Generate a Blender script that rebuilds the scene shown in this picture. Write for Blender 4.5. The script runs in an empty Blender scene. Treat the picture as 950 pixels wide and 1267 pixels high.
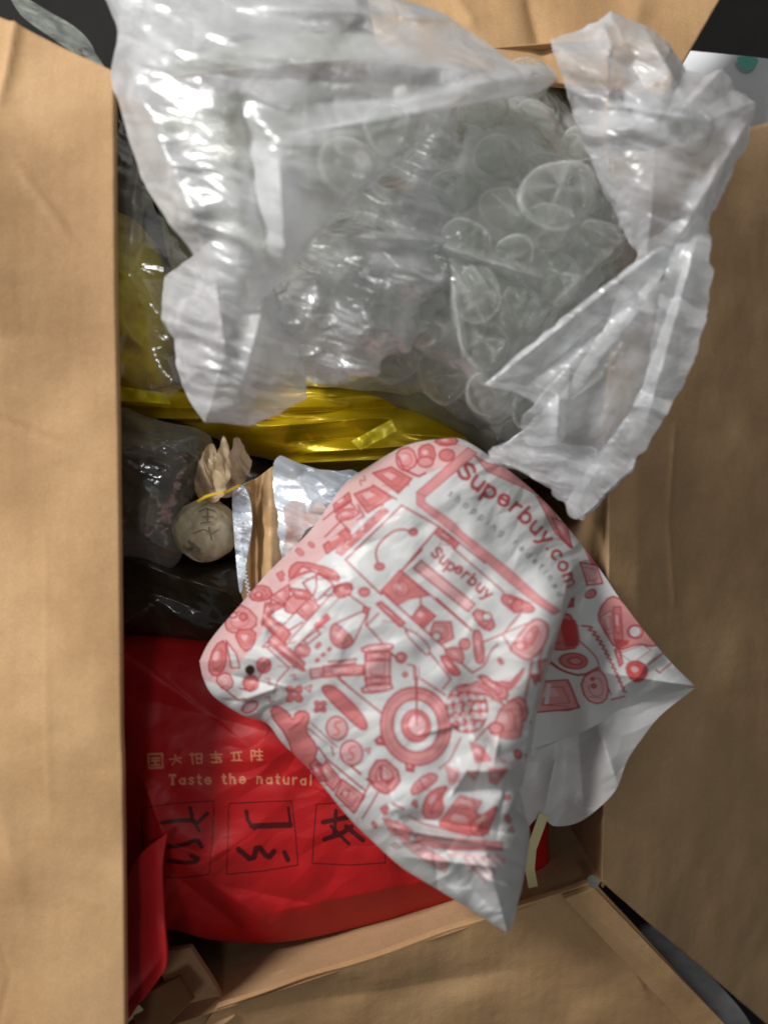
import bpy, math, random
import numpy as np
from mathutils import Vector

# ------------------------------------------------------------------ camera, world, lamps
S = bpy.context.scene
C = S.collection
HC = 0.62                       # lens height above the floor
LENS = 26.0
K = 36.0 / LENS / 1267.0        # metres per photo pixel per metre of depth

cam_d = bpy.data.cameras.new('camera')
cam = bpy.data.objects.new('camera', cam_d)
C.objects.link(cam)
cam.location = (0, 0, HC)
cam_d.sensor_fit = 'VERTICAL'
cam_d.sensor_height = 36.0
cam_d.lens = LENS
cam_d.clip_start = 0.01
cam_d.clip_end = 50
cam_d.dof.use_dof = True
cam_d.dof.focus_distance = 0.45
cam_d.dof.aperture_fstop = 2.9
S.camera = cam

w = bpy.data.worlds.new('World')
S.world = w
w.use_nodes = True
w.node_tree.nodes['Background'].inputs[0].default_value = (1.0, 0.985, 0.955, 1)
w.node_tree.nodes['Background'].inputs[1].default_value = 0.16

def area(name, loc, target, size, power, col):
    l = bpy.data.lights.new(name, 'AREA')
    l.shape = 'DISK'; l.size = size; l.energy = power; l.color = col
    o = bpy.data.objects.new(name, l)
    C.objects.link(o)
    o.location = loc
    o.rotation_euler = (Vector(target) - Vector(loc)).to_track_quat('-Z', 'Y').to_euler()
    return o
area('window_light', (-1.08, 0.86, 1.2), (0, 0, 0.2), 0.45, 33, (1.0, 0.985, 0.96))
area('ceiling_lamp', (-0.1, 0.25, 2.0), (0, 0, 0.2), 0.25, 3.5, (0.95, 0.98, 1.0))

S.view_settings.view_transform = 'Standard'
S.view_settings.look = 'None'
S.view_settings.exposure = 0.0
S.view_settings.gamma = 1.0
S.view_settings.use_curve_mapping = False
S.cycles.use_denoising = True
S.cycles.transparent_max_bounces = 24
S.cycles.max_bounces = 10
S.cycles.sample_clamp_indirect = 4.0

rng = np.random.default_rng(7)
random.seed(7)

# ------------------------------------------------------------------ helpers
def P(px, py, z):
    """point at height z that the lens sees at photo pixel (px, py)"""
    d = HC - z
    return (np.asarray(px, float) - 475.0) * K * d, (633.5 - np.asarray(py, float)) * K * d, np.asarray(z, float) + 0 * np.asarray(px, float)

def hsh(ix, iy, seed):
    h = (ix.astype(np.int64) * 374761393 + iy.astype(np.int64) * 668265263 + seed * 1442695041) & 0xffffffff
    h = ((h ^ (h >> 13)) * 1274126177) & 0xffffffff
    h = (h ^ (h >> 16)) & 0xffffffff
    return h / 4294967295.0 * 2 - 1

def noise(x, y, cell, seed=0):
    x = x / cell; y = y / cell
    ix = np.floor(x); iy = np.floor(y)
    fx = x - ix; fy = y - iy
    fx = fx * fx * fx * (fx * (fx * 6 - 15) + 10); fy = fy * fy * fy * (fy * (fy * 6 - 15) + 10)
    a = hsh(ix, iy, seed); b = hsh(ix + 1, iy, seed); c = hsh(ix, iy + 1, seed); d = hsh(ix + 1, iy + 1, seed)
    return (a * (1 - fx) + b * fx) * (1 - fy) + (c * (1 - fx) + d * fx) * fy

def facet(x, y, cell, seed=0, warp=0.45):
    """piecewise-flat crumple: random heights on a warped triangle lattice"""
    wx = x + warp * cell * noise(x, y, cell * 1.3, seed + 11)
    wy = y + warp * cell * noise(x, y, cell * 1.3, seed + 23)
    x = (wx + 0.577 * wy) / cell; y = (1.155 * wy) / cell
    ix = np.floor(x); iy = np.floor(y); fx = x - ix; fy = y - iy
    a = hsh(ix, iy, seed); b = hsh(ix + 1, iy, seed); c = hsh(ix, iy + 1, seed); d = hsh(ix + 1, iy + 1, seed)
    up = fx + fy > 1
    lo = a + (b - a) * fx + (c - a) * fy
    hi = d + (c - d) * (1 - fx) + (b - d) * (1 - fy)
    return np.where(up, hi, lo)

def sfacet(x, y, cell, seed=0):
    e = cell * 0.09
    return (facet(x + e, y, cell, seed) + facet(x - e, y, cell, seed) + facet(x, y + e, cell, seed) + facet(x, y - e, cell, seed)) / 4

def crumple(x, y, amp, cell, seed, ang=0.6, stretch=1.7):
    # long folds along ang, calm in places
    c_, s_ = math.cos(ang), math.sin(ang)
    amp = amp * (0.35 + 1.0 * sm(noise(x, y, cell * 2.2, seed + 31) * 1.2 + 0.5))
    x, y = (x * c_ + y * s_) / stretch, (-x * s_ + y * c_)
    return amp * (sfacet(x, y, cell, seed) + 0.34 * sfacet(x, y, cell * 0.47, seed + 5) + 0.09 * facet(x, y, cell * 0.21, seed + 9))

def sm(t):
    t = np.clip(t, 0, 1)
    return t * t * (3 - 2 * t)

def seg(x, y, p, q):
    """distance to a segment, position along it, signed side"""
    dx, dy = q[0] - p[0], q[1] - p[1]
    L2 = dx * dx + dy * dy
    t = ((x - p[0]) * dx + (y - p[1]) * dy) / L2
    tc = np.clip(t, 0, 1)
    d = np.hypot(x - p[0] - tc * dx, y - p[1] - tc * dy)
    side = ((x - p[0]) * dy - (y - p[1]) * dx) / math.sqrt(L2)
    return d, t, side

def ridge(x, y, p, q, wd, amp, fade=True):
    d, t, _ = seg(x, y, p, q)
    f = np.exp(-np.abs(d / wd) ** 1.3)
    if fade:
        tc = np.clip(t, 0, 1)
        f = f * np.clip(1.3 * np.sin(np.pi * (0.08 + 0.84 * tc)), 0, 1)
    return amp * f

def mesh_from(name, co, faces, mat, parent=None, smooth=True, color=None):
    me = bpy.data.meshes.new(name)
    co = np.ascontiguousarray(co, dtype=np.float32)
    faces = np.ascontiguousarray(faces, dtype=np.int32)
    nf, k = faces.shape
    me.vertices.add(len(co)); me.vertices.foreach_set('co', co.ravel())
    me.loops.add(nf * k); me.loops.foreach_set('vertex_index', faces.ravel())
    me.polygons.add(nf)
    me.polygons.foreach_set('loop_start', np.arange(0, nf * k, k, dtype=np.int32))
    me.polygons.foreach_set('loop_total', np.full(nf, k, dtype=np.int32))
    me.polygons.foreach_set('use_smooth', np.full(nf, smooth))
    me.update(calc_edges=True)
    me.validate()
    if color is not None:
        a = me.color_attributes.new('print', 'FLOAT_COLOR', 'POINT')
        a.data.foreach_set('color', np.ascontiguousarray(color, dtype=np.float32).ravel())
    me.materials.append(mat)
    o = bpy.data.objects.new(name, me)
    C.objects.link(o)
    if parent: o.parent = parent
    return o

def tag(o, label=None, cat=None, group=None, kind=None):
    if label: o['label'] = label
    if cat: o['category'] = cat
    if group: o['group'] = group
    if kind: o['kind'] = kind
    return o

def empty(name, loc, label, cat, group=None):
    o = bpy.data.objects.new(name, None)
    o.empty_display_size = 0.02
    C.objects.link(o)
    o.location = loc
    tag(o, label, cat, group)
    return o

def adopt(o, parent):
    """parent without moving"""
    o.parent = parent
    o.matrix_parent_inverse = parent.matrix_basis.inverted() if False else o.matrix_parent_inverse
    me = o.data
    loc = parent.location
    if me and hasattr(me, 'transform'):
        from mathutils import Matrix
        me.transform(Matrix.Translation(-Vector(loc)))
    return o

def smooth_outline(pts, n, sharp=()):
    if sharp == 'all': sharp = range(len(pts))
    """closed Catmull-Rom through pts, n samples by length; indices in sharp stay corners"""
    pts = np.array(pts, float); m = len(pts)
    out = []
    for i in range(m):
        p0, p1, p2, p3 = pts[i - 1], pts[i], pts[(i + 1) % m], pts[(i + 2) % m]
        if i in sharp: p0 = p1
        if (i + 1) % m in sharp: p3 = p2
        for t in np.linspace(0, 1, 24, endpoint=False):
            out.append(0.5 * ((2 * p1) + (-p0 + p2) * t + (2 * p0 - 5 * p1 + 4 * p2 - p3) * t * t + (-p0 + 3 * p1 - 3 * p2 + p3) * t ** 3))
    out = np.array(out + [out[0]])
    L = np.concatenate([[0], np.cumsum(np.hypot(*np.diff(out, axis=0).T))])
    s = np.linspace(0, L[-1], n, endpoint=False)
    return np.stack([np.interp(s, L, out[:, 0]), np.interp(s, L, out[:, 1])], 1)

def orient(co, f, ntop):
    # faces of the top surface look up
    a, b, c = co[f[:200, 0]], co[f[:200, 1]], co[f[:200, 2]]
    n = np.cross(b - a, c - a)[:, 2].sum()
    f = f if n > 0 else f[:, ::-1]
    t = f.copy()
    # centre fan must agree
    m = (f == 0).any(1)
    a, b, c = co[f[m][:, 0]], co[f[m][:, 1]], co[f[m][:, 2]]
    if np.cross(b - a, c - a)[:, 2].sum() < 0: t[m] = f[m][:, ::-1]
    return t

def sheet(name, pts, center, zf, nA, nR, mat, parent=None, sharp=(), skirt=None, colorf=None, jitter=None, gamma=1.0, warp=None):
    """a sheet that fills an outline; zf(px, py, s) gives the height, s runs 0 at the middle to 1 at the rim"""
    ol = smooth_outline(pts, nA, sharp)
    s = (np.arange(1, nR + 1) / nR) ** gamma
    PX = center[0] + s[:, None] * (ol[:, 0] - center[0])[None]
    PY = center[1] + s[:, None] * (ol[:, 1] - center[1])[None]
    if jitter:
        j = jitter
        dx = j[0] * noise(PX, PY, j[1], 71) * s[:, None] ** 3; dy = j[0] * noise(PX, PY, j[1], 72) * s[:, None] ** 3
        dx += 0.4 * j[0] * noise(PX, PY, j[1] * 0.35, 73) * s[:, None] ** 3
        PX = PX + dx; PY = PY + dy
    SS = np.repeat(s[:, None], nA, 1)
    cx = np.array([center[0]]); cy = np.array([center[1]])
    fx = np.concatenate([cx, PX.ravel()]); fy = np.concatenate([cy, PY.ravel()]); fs = np.concatenate([[0.0], SS.ravel()])
    z = zf(fx, fy, fs)
    wx, wy = warp(fx, fy) if warp else (0, 0)
    X, Y, Z = P(fx + wx, fy + wy, z)
    co = np.stack([X, Y, Z], 1)
    idx = 1 + np.arange(nR * nA).reshape(nR, nA)
    a = idx[:-1]; b = idx[1:]
    q = np.stack([a, b, np.roll(b, -1, 1), np.roll(a, -1, 1)], -1).reshape(-1, 4)
    tri = np.stack([np.zeros(nA, int), idx[0], np.roll(idx[0], -1), np.roll(idx[0], -1)], 1)
    faces = [q]
    cols = None
    if colorf is not None: cols = colorf(fx, fy)
    n0 = len(co)
    extra = []
    if skirt is not None:
        last = co[idx[-1]]
        mid = last.mean(0)
        r1 = last.copy(); r1[:, 2] -= skirt * 0.5
        r2 = mid + (last - mid) * 0.93; r2[:, 2] = last[:, 2] - skirt
        r3 = mid + (last - mid) * 0.3; r3[:, 2] = last[:, 2].min() - skirt
        base = idx[-1]
        for r in (r1, r2, r3):
            nid = n0 + np.arange(nA); extra.append(r); n0 += nA
            faces.append(np.stack([base, nid, np.roll(nid, -1), np.roll(base, -1)], -1))
            base = nid
        co = np.concatenate([co] + extra)
        if cols is not None: cols = np.concatenate([cols, np.repeat(cols[idx[-1]], 1, 0), np.repeat(cols[idx[-1]], 1, 0), np.repeat(cols[idx[-1]], 1, 0)])
    # centre fan as small quads split into triangles
    fan = np.stack([np.zeros(nA, int), idx[0], np.roll(idx[0], -1)], 1)
    me_faces = np.concatenate(faces)
    # join quads and fan: quads -> keep, fan -> triangles are merged through a polygon list of quads (degenerate free)
    area2 = (ol[:, 0] * np.roll(ol[:, 1], -1) - np.roll(ol[:, 0], -1) * ol[:, 1]).sum()
    tri1 = me_faces[:, [0, 1, 2]]; tri2 = me_faces[:, [0, 2, 3]]
    allf = np.concatenate([tri1, tri2, fan])
    if area2 > 0: allf = np.concatenate([allf[:len(tri1) + len(tri2)], fan[:, ::-1]]) if False else allf
    allf = orient(co, allf, nR * nA)
    o = mesh_from(name, co, allf, mat, None, True, cols)
    if parent: adopt(o, parent)
    return o

def plate(name, quad, n, m, thick, mat, parent=None, disp=None, tdir=(0, 0, -1), curve=None):
    """bent board: quad = four (px,py,z) corners a,b,c,d ; u runs a->b, v runs a->d"""
    u, v = np.meshgrid(np.linspace(0, 1, n), np.linspace(0, 1, m))
    A, B, Cc, D = [np.array(P(*q), float).ravel() for q in quad]
    pt = ((1 - u) * (1 - v))[..., None] * A + (u * (1 - v))[..., None] * B + (u * v)[..., None] * Cc + ((1 - u) * v)[..., None] * D
    if curve is not None: pt = curve(pt, u, v)
    if disp is not None:
        pt[..., 2] += disp(pt[..., 0], pt[..., 1], u, v)
    top = pt.reshape(-1, 3); bot = top + np.array(tdir) * thick
    id_ = np.arange(n * m).reshape(m, n); N = n * m
    q = np.stack([id_[:-1, :-1], id_[:-1, 1:], id_[1:, 1:], id_[1:, :-1]], -1).reshape(-1, 4)
    faces = [q, q[:, ::-1] + N]
    for e in (id_[0], id_[:, -1], id_[-1][::-1], id_[:, 0][::-1]):
        faces.append(np.stack([e[:-1], e[:-1] + N, e[1:] + N, e[1:]], -1))
    o = mesh_from(name, np.concatenate([top, bot]), np.concatenate(faces), mat, None, False)
    me = o.data
    sm_ = np.zeros(len(me.polygons), bool); sm_[:2 * len(q)] = True
    me.polygons.foreach_set('use_smooth', sm_)
    if parent: adopt(o, parent)
    return o

def ribbon(name, path, width, mat, parent=None, up=(0, 0, 1), thick=0.0006):
    """flat strip along world points"""
    path = [Vector(p) for p in path]
    vs = []; fs = []
    for i, p in enumerate(path):
        t = (path[min(i + 1, len(path) - 1)] - path[max(i - 1, 0)]).normalized()
        sd = t.cross(Vector(up)).normalized() * width / 2
        nn = sd.cross(t).normalized() * thick
        vs += [p - sd, p + sd, p + sd + nn, p - sd + nn]
    for i in range(len(path) - 1):
        a = 4 * i
        for k in range(4):
            fs.append([a + k, a + (k + 1) % 4, a + 4 + (k + 1) % 4, a + 4 + k])
    fs.append([0, 1, 2, 3]); e = 4 * (len(path) - 1); fs.append([e + 3, e + 2, e + 1, e])
    o = mesh_from(name, np.array([list(v) for v in vs]), np.array(fs), mat, None, False)
    if parent: adopt(o, parent)
    return o

# ------------------------------------------------------------------ materials
def srgb(r, g, b):
    f = lambda c: (c / 255 / 12.92) if c / 255 <= 0.04045 else ((c / 255 + 0.055) / 1.055) ** 2.4
    return (f(r), f(g), f(b), 1)

class NT:
    def __init__(self, name):
        self.m = bpy.data.materials.new(name); self.m.use_nodes = True
        self.t = self.m.node_tree; self.n = self.t.nodes
        self.bsdf = self.n['Principled BSDF']; self.out = self.n['Material Output']
    def add(self, kind, **kw):
        nd = self.n.new(kind)
        for k, v in kw.items():
            if k.startswith('i_'):
                key = k[2:].replace('_', ' ')
                nd.inputs[key].default_value = v
            else: setattr(nd, k, v)
        return nd
    def link(self, a, b): self.t.links.new(a, b)
    def coord(self): return self.add('ShaderNodeTexCoord').outputs['Object']
    def nz(self, scale, detail=3, rough=0.5, vec=None, dist=0.0):
        nd = self.add('ShaderNodeTexNoise'); nd.inputs['Scale'].default_value = scale
        nd.inputs['Detail'].default_value = detail; nd.inputs['Roughness'].default_value = rough
        nd.inputs['Distortion'].default_value = dist
        self.link(vec if vec is not None else self.coord(), nd.inputs['Vector'])
        return nd.outputs['Fac']
    def ramp(self, fac, stops):
        nd = self.add('ShaderNodeValToRGB'); e = nd.color_ramp.elements
        while len(e) < len(stops): e.new(0.5)
        for k, (p, c) in enumerate(stops): e[k].position = p; e[k].color = c
        self.link(fac, nd.inputs[0]); return nd.outputs[0]
    def mapr(self, fac, a, b, c, d):
        nd = self.add('ShaderNodeMapRange'); 
        for i, v in enumerate((a, b, c, d)): nd.inputs[1 + i].default_value = v
        self.link(fac, nd.inputs[0]); return nd.outputs[0]
    def bump(self, h, strength, dist=0.001):
        nd = self.add('ShaderNodeBump'); nd.inputs['Strength'].default_value = strength; nd.inputs['Distance'].default_value = dist
        self.link(h, nd.inputs['Height']); return nd.outputs[0]
    def math(self, op, a, b):
        nd = self.add('ShaderNodeMath', operation=op)
        for i, v in enumerate((a, b)):
            if isinstance(v, (int, float)): nd.inputs[i].default_value = v
            else: self.link(v, nd.inputs[i])
        return nd.outputs[0]

def cardboard(name, c1, c2, c3, flute=(1, 0)):
    m = NT(name)
    co = m.coord()
    f = m.nz(9, 5, 0.6, co, 0.4)
    col = m.ramp(f, [(0.3, c1), (0.52, c2), (0.72, c3)])
    sp = m.nz(900, 2, 0.7, co)
    sc = m.mapr(m.nz(38, 8, 0.75, co, 1.5), 0.60, 0.72, 1.0, 1.16)
    spm = m.math('MULTIPLY', m.mapr(sp, 0.35, 0.7, 0.9, 1.06), sc)
    mx = m.add('ShaderNodeMix', data_type='RGBA', blend_type='MULTIPLY'); mx.inputs[0].default_value = 1
    m.link(col, mx.inputs[6]); m.link(spm, mx.inputs[7])
    m.link(mx.outputs[2], m.bsdf.inputs['Base Color'])
    wv = m.add('ShaderNodeTexWave', wave_type='BANDS', bands_direction='X' if flute[0] else 'Y')
    wv.inputs['Scale'].default_value = 42; wv.inputs['Distortion'].default_value = 0.6; wv.inputs['Detail'].default_value = 1
    m.link(co, wv.inputs['Vector'])
    h = m.math('ADD', m.math('MULTIPLY', wv.outputs['Fac'], 0.06), m.math('ADD', m.math('MULTIPLY', m.nz(60, 5, 0.6, co), 1.0), m.math('MULTIPLY', m.nz(14, 3, 0.5, co), 3.0)))
    m.link(m.bump(h, 0.5, 0.0012), m.bsdf.inputs['Normal'])
    m.bsdf.inputs['Roughness'].default_value = 0.72
    m.bsdf.inputs['Specular IOR Level'].default_value = 0.3
    return m.m

M = {}
M['kraft'] = cardboard('kraft', srgb(168, 131, 91), srgb(189, 151, 108), srgb(204, 167, 123))
M['kraft_y'] = cardboard('kraft_cross', srgb(168, 124, 76), srgb(184, 140, 89), srgb(196, 152, 99), (0, 1))
M['kraft_in'] = cardboard('kraft_inner', srgb(162, 130, 96), srgb(178, 145, 108), srgb(190, 157, 118), (0, 1))

def plain(name, col, rough=0.5, metal=0.0, bump=None, spec=0.5, var=None, coat=0.0):
    m = NT(name)
    m.bsdf.inputs['Base Color'].default_value = col
    m.bsdf.inputs['Roughness'].default_value = rough
    m.bsdf.inputs['Metallic'].default_value = metal
    m.bsdf.inputs['Specular IOR Level'].default_value = spec
    m.bsdf.inputs['Coat Weight'].default_value = coat
    m.bsdf.inputs['Coat Roughness'].default_value = 0.12
    co = m.coord()
    if var:
        m.link(m.ramp(m.nz(var[0], 4, 0.6, co, 0.5), [(0.32, col), (0.68, var[1])]), m.bsdf.inputs['Base Color'])
    if bump:
        m.link(m.bump(m.nz(bump[0], 4, 0.55, co, 0.6), bump[1], 0.001), m.bsdf.inputs['Normal'])
    return m.m

M['floor'] = plain('black_floor', srgb(24, 23, 23), 0.8, spec=0.2, bump=(120, 0.15), var=(20, srgb(32, 31, 30)))
M['paper'] = plain('white_paper', srgb(244, 247, 250), 0.5, bump=(30, 0.2))
M['teal'] = plain('teal_ink', srgb(120, 214, 196), 0.5)
M['greyscrap'] = plain('grey_plastic', srgb(150, 149, 150), 0.35, bump=(60, 0.3), var=(40, srgb(128, 127, 128)))
M['yellow'] = plain('yellow_foil', srgb(244, 222, 70), 0.3, 0.15, bump=(60, 0.5), var=(30, srgb(180, 150, 20)))
M['gold'] = plain('gold_foil', srgb(196, 164, 10), 0.3, 0.4, bump=(70, 0.5), var=(30, srgb(200, 172, 24)))
M['goldtab'] = plain('yellow_seal', srgb(222, 200, 30), 0.35, 0.2, bump=(90, 0.3))
M['olive'] = plain('dark_olive_film', srgb(62, 55, 42), 0.22, 0.0, bump=(90, 0.6), var=(22, srgb(36, 32, 25)), coat=0.3)
M['darktea'] = plain('dark_brown_contents', srgb(84, 74, 54), 0.5, bump=(60, 0.6), var=(45, srgb(36, 31, 22)))
M['silver'] = plain('silver_blue_foil', srgb(196, 208, 222), 0.3, 0.25, bump=(90, 0.6), var=(60, srgb(236, 240, 246)))
M['tan'] = plain('tan_packet', srgb(214, 178, 132), 0.45, bump=(80, 0.4), var=(40, srgb(176, 136, 92)))
M['rose'] = plain('rose_print', srgb(196, 160, 148), 0.4, 0.1, bump=(80, 0.4), var=(110, srgb(205, 205, 210)))
M['cream'] = plain('cream_strip', srgb(206, 196, 150), 0.5, bump=(60, 0.2))
M['ballpaper'] = plain('cream_wrapper', srgb(220, 205, 172), 0.5, bump=(90, 1.0), var=(90, srgb(160, 148, 116)), coat=0.1)
M['ink'] = plain('dark_print', srgb(104, 98, 76), 0.5)
M['twist'] = plain('brown_wrapper', srgb(150, 122, 94), 0.32, bump=(100, 0.7), var=(60, srgb(196, 176, 142)), coat=0.3)
M['finlight'] = plain('pale_wrapper', srgb(198, 180, 148), 0.35, bump=(90, 0.7), var=(60, srgb(170, 146, 112)), coat=0.3)
M['tie'] = plain('yellow_tie', srgb(214, 172, 40), 0.4)
M['greypack'] = plain('grey_green_packet', srgb(162, 163, 148), 0.35, 0.1, bump=(60, 0.7), var=(26, srgb(122, 124, 110)))
M['brownedge'] = plain('dark_brown_board', srgb(112, 80, 50), 0.6, bump=(60, 0.5))

def film(name, base, edge, col, rough=0.18, bump=0.5, bscale=90, patch=0.0, trans=0.5, coat=1.0):
    """thin plastic: see-through face-on, milkier at a slant, glossy"""
    m = NT(name)
    m.n.remove(m.bsdf)
    co = m.coord()
    nb = m.bump(m.math('ADD', m.nz(bscale, 3, 0.45, co, 1.2), m.math('MULTIPLY', m.nz(bscale * 3.3, 2, 0.5, co, 0.5), 0.15)), bump, 0.0035)
    dif = m.add('ShaderNodeBsdfDiffuse'); dif.inputs[0].default_value = col
    trl = m.add('ShaderNodeBsdfTranslucent'); trl.inputs[0].default_value = col
    mix1 = m.add('ShaderNodeMixShader'); mix1.inputs[0].default_value = trans
    m.link(dif.outputs[0], mix1.inputs[1]); m.link(trl.outputs[0], mix1.inputs[2])
    tr = m.add('ShaderNodeBsdfTransparent'); tr.inputs[0].default_value = (0.97, 0.98, 0.96, 1)
    lw = m.add('ShaderNodeLayerWeight'); lw.inputs['Blend'].default_value = 0.35
    fac = m.mapr(lw.outputs['Facing'], 0.0, 0.75, base, edge)
    if patch:
        fac = m.math('ADD', fac, m.mapr(m.nz(28, 4, 0.6, co, 1.0), 0.38, 0.66, -patch, patch))
    cl = m.add('ShaderNodeClamp'); m.link(fac, cl.inputs[0])
    mix2 = m.add('ShaderNodeMixShader'); m.link(cl.outputs[0], mix2.inputs[0])
    m.link(tr.outputs[0], mix2.inputs[1]); m.link(mix1.outputs[0], mix2.inputs[2])
    gl = m.add('ShaderNodeBsdfGlossy'); gl.inputs['Roughness'].default_value = rough
    fr = m.add('ShaderNodeLayerWeight'); fr.inputs['Blend'].default_value = 0.5
    m.link(nb, gl.inputs['Normal']); m.link(nb, fr.inputs['Normal']); m.link(nb, dif.inputs['Normal'])
    p5 = m.math('POWER', fr.outputs['Facing'], 4.0)
    mix3 = m.add('ShaderNodeMixShader'); m.link(m.math('ADD', m.math('MULTIPLY', p5, 0.5 * coat), 0.06 * coat), mix3.inputs[0])
    m.link(mix2.outputs[0], mix3.inputs[1]); m.link(gl.outputs[0], mix3.inputs[2])
    m.link(mix3.outputs[0], m.out.inputs['Surface'])
    return m.m

M['milky'] = film('milky_film', 0.66, 0.99, (0.93, 0.945, 0.97, 1), 0.3, 0.5, 38, 0.2, coat=1.8)
M['milky2'] = film('dense_milky_film', 0.64, 0.99, (0.93, 0.945, 0.975, 1), 0.34, 0.45, 38, 0.2, coat=1.4)
M['clear'] = film('clear_film', 0.36, 0.94, (0.93, 0.94, 0.93, 1), 0.15, 0.8, 45, 0.1, coat=2.2)
M['crinkle'] = film('crinkled_clear_film', 0.5, 0.98, (0.95, 0.96, 0.97, 1), 0.26, 0.8, 42, 0.2, coat=3.2)
M['thin'] = film('thin_clear_film', 0.06, 0.5, (0.8, 0.8, 0.76, 1), 0.14, 0.5, 45, 0.02, coat=2.2)
M['weld'] = film('weld_film', 0.14, 0.8, (0.9, 0.91, 0.9, 1), 0.2, 0.4, 60, 0.12, coat=2.0)
M['bubblef'] = film('bubble_film', 0.02, 1.0, (0.86, 0.88, 0.86, 1), 0.10, 0.5, 120, 0.0)
M['tapef'] = plain('dull_tape', srgb(112, 118, 108), 0.55, bump=(60, 0.5), var=(50, srgb(70, 74, 68)))

def printed(name, rough, spec, bump, bscale, trans=0.0, coat=0.0):
    m = NT(name)
    a = m.add('ShaderNodeAttribute', attribute_name='print')
    m.link(a.outputs['Color'], m.bsdf.inputs['Base Color'])
    m.bsdf.inputs['Roughness'].default_value = rough
    m.bsdf.inputs['Specular IOR Level'].default_value = spec
    m.bsdf.inputs['Coat Weight'].default_value = coat
    m.bsdf.inputs['Coat Roughness'].default_value = 0.2
    m.link(m.bump(m.nz(bscale, 4, 0.55, m.coord(), 0.8), bump, 0.001), m.bsdf.inputs['Normal'])
    return m.m
M['mailer'] = printed('printed_white_plastic', 0.42, 0.4, 0.35, 60)
M['redpack'] = printed('printed_red_plastic', 0.5, 0.28, 0.25, 50)
M['mailer_in'] = plain('white_plastic_inside', srgb(202, 201, 199), 0.4, bump=(40, 0.4))

# ------------------------------------------------------------------ setting
fl = plate('floor', [(-2600, -2600, 0), (3500, -2600, 0), (3500, 3800, 0), (-2600, 3800, 0)], 2, 2, 0.02, M['floor'])
tag(fl, kind='structure')

# ------------------------------------------------------------------ cardboard box
RIM = 0.21
box = empty('cardboard_box', (0, 0, 0.004), 'open brown cardboard box with its flaps folded out, full of wrapped goods', 'box')
def W(px, py, z=RIM): 
    a = P(px, py, z); return Vector((float(a[0]), float(a[1]), float(a[2])))
cFR = W(742, 1090); cFL = W(270, 1246); cBR = W(800, 60)
cFR.x = 0.121; cBR.x = 0.124; cBR.y = 0.262
cBL = Vector((-0.245, 0.228, RIM)); cFLL = Vector((-0.245, cFR.y + (cFL.y - cFR.y) * (-0.245 - cFR.x) / (cFL.x - cFR.x), RIM))
def wall(a, b, th, mat):
    """upright board from rim to base between two rim corners, thickness outward"""
    n = 40
    d = (b - a); nrm = Vector((d.y, -d.x, 0)).normalized() * th
    vs = []
    zz = np.linspace(0.006, RIM, 10)
    for k, off in enumerate((Vector((0, 0, 0)), nrm)):
        for z in zz:
            for i in range(n):
                t = i / (n - 1)
                p = a + d * t + off
                bow = 0.006 * math.sin(math.pi * t) * math.sin(math.pi * z / RIM * 0.9)
                p = p + nrm.normalized() * bow
                vs.append((p.x, p.y, z - (0.007 * z / RIM if k else 0)))
    id_ = np.arange(10 * n).reshape(10, n); N = 10 * n
    q = np.stack([id_[:-1, :-1], id_[:-1, 1:], id_[1:, 1:], id_[1:, :-1]], -1).reshape(-1, 4)
    f = [q, q[:, ::-1] + N]
    for e in (id_[0], id_[:, -1], id_[-1][::-1], id_[:, 0][::-1]):
        f.append(np.stack([e[:-1], e[:-1] + N, e[1:] + N, e[1:]], -1))
    o = mesh_from('side_panel', np.array(vs), np.concatenate(f), mat, None, False)
    adopt(o, box); return o
wall(cFLL, cFR, 0.005, M['kraft_in'])
wall(cFR + Vector((0, -0.004, 0)), cBR, 0.005, M['kraft_in'])
wall(cBR, cBL, 0.005, M['kraft_in'])
wall(cBL, cFLL, 0.005, M['kraft_in'])
def poly_slab(name, pts, z0, z1, mat, parent):
    n = len(pts)
    vs = [(p[0], p[1], z0) for p in pts] + [(p[0], p[1], z1) for p in pts]
    me = bpy.data.meshes.new(name)
    me.from_pydata(vs, [], [list(range(n))[::-1], list(range(n, 2 * n))] + [[i, (i + 1) % n, n + (i + 1) % n, n + i] for i in range(n)])
    me.materials.append(mat)
    o = bpy.data.objects.new(name, me); C.objects.link(o); adopt(o, parent); return o
poly_slab('base_panel', [cFLL[:2], cFR[:2], cBR[:2], cBL[:2]], 0.001, 0.0055, M['kraft_in'], box)

def creases(lines, base=0.0012, seed=3):
    def f(x, y, u, v):
        px = 475 + x / (K * (HC - RIM)); py = 633.5 - y / (K * (HC - RIM))
        z = base * noise(x, y, 0.05, seed) + base * 0.5 * noise(x, y, 0.018, seed + 1)
        for (p, q, wd, am) in lines: z = z + ridge(px, py, p, q, wd, am)
        return z
    return f
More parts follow.
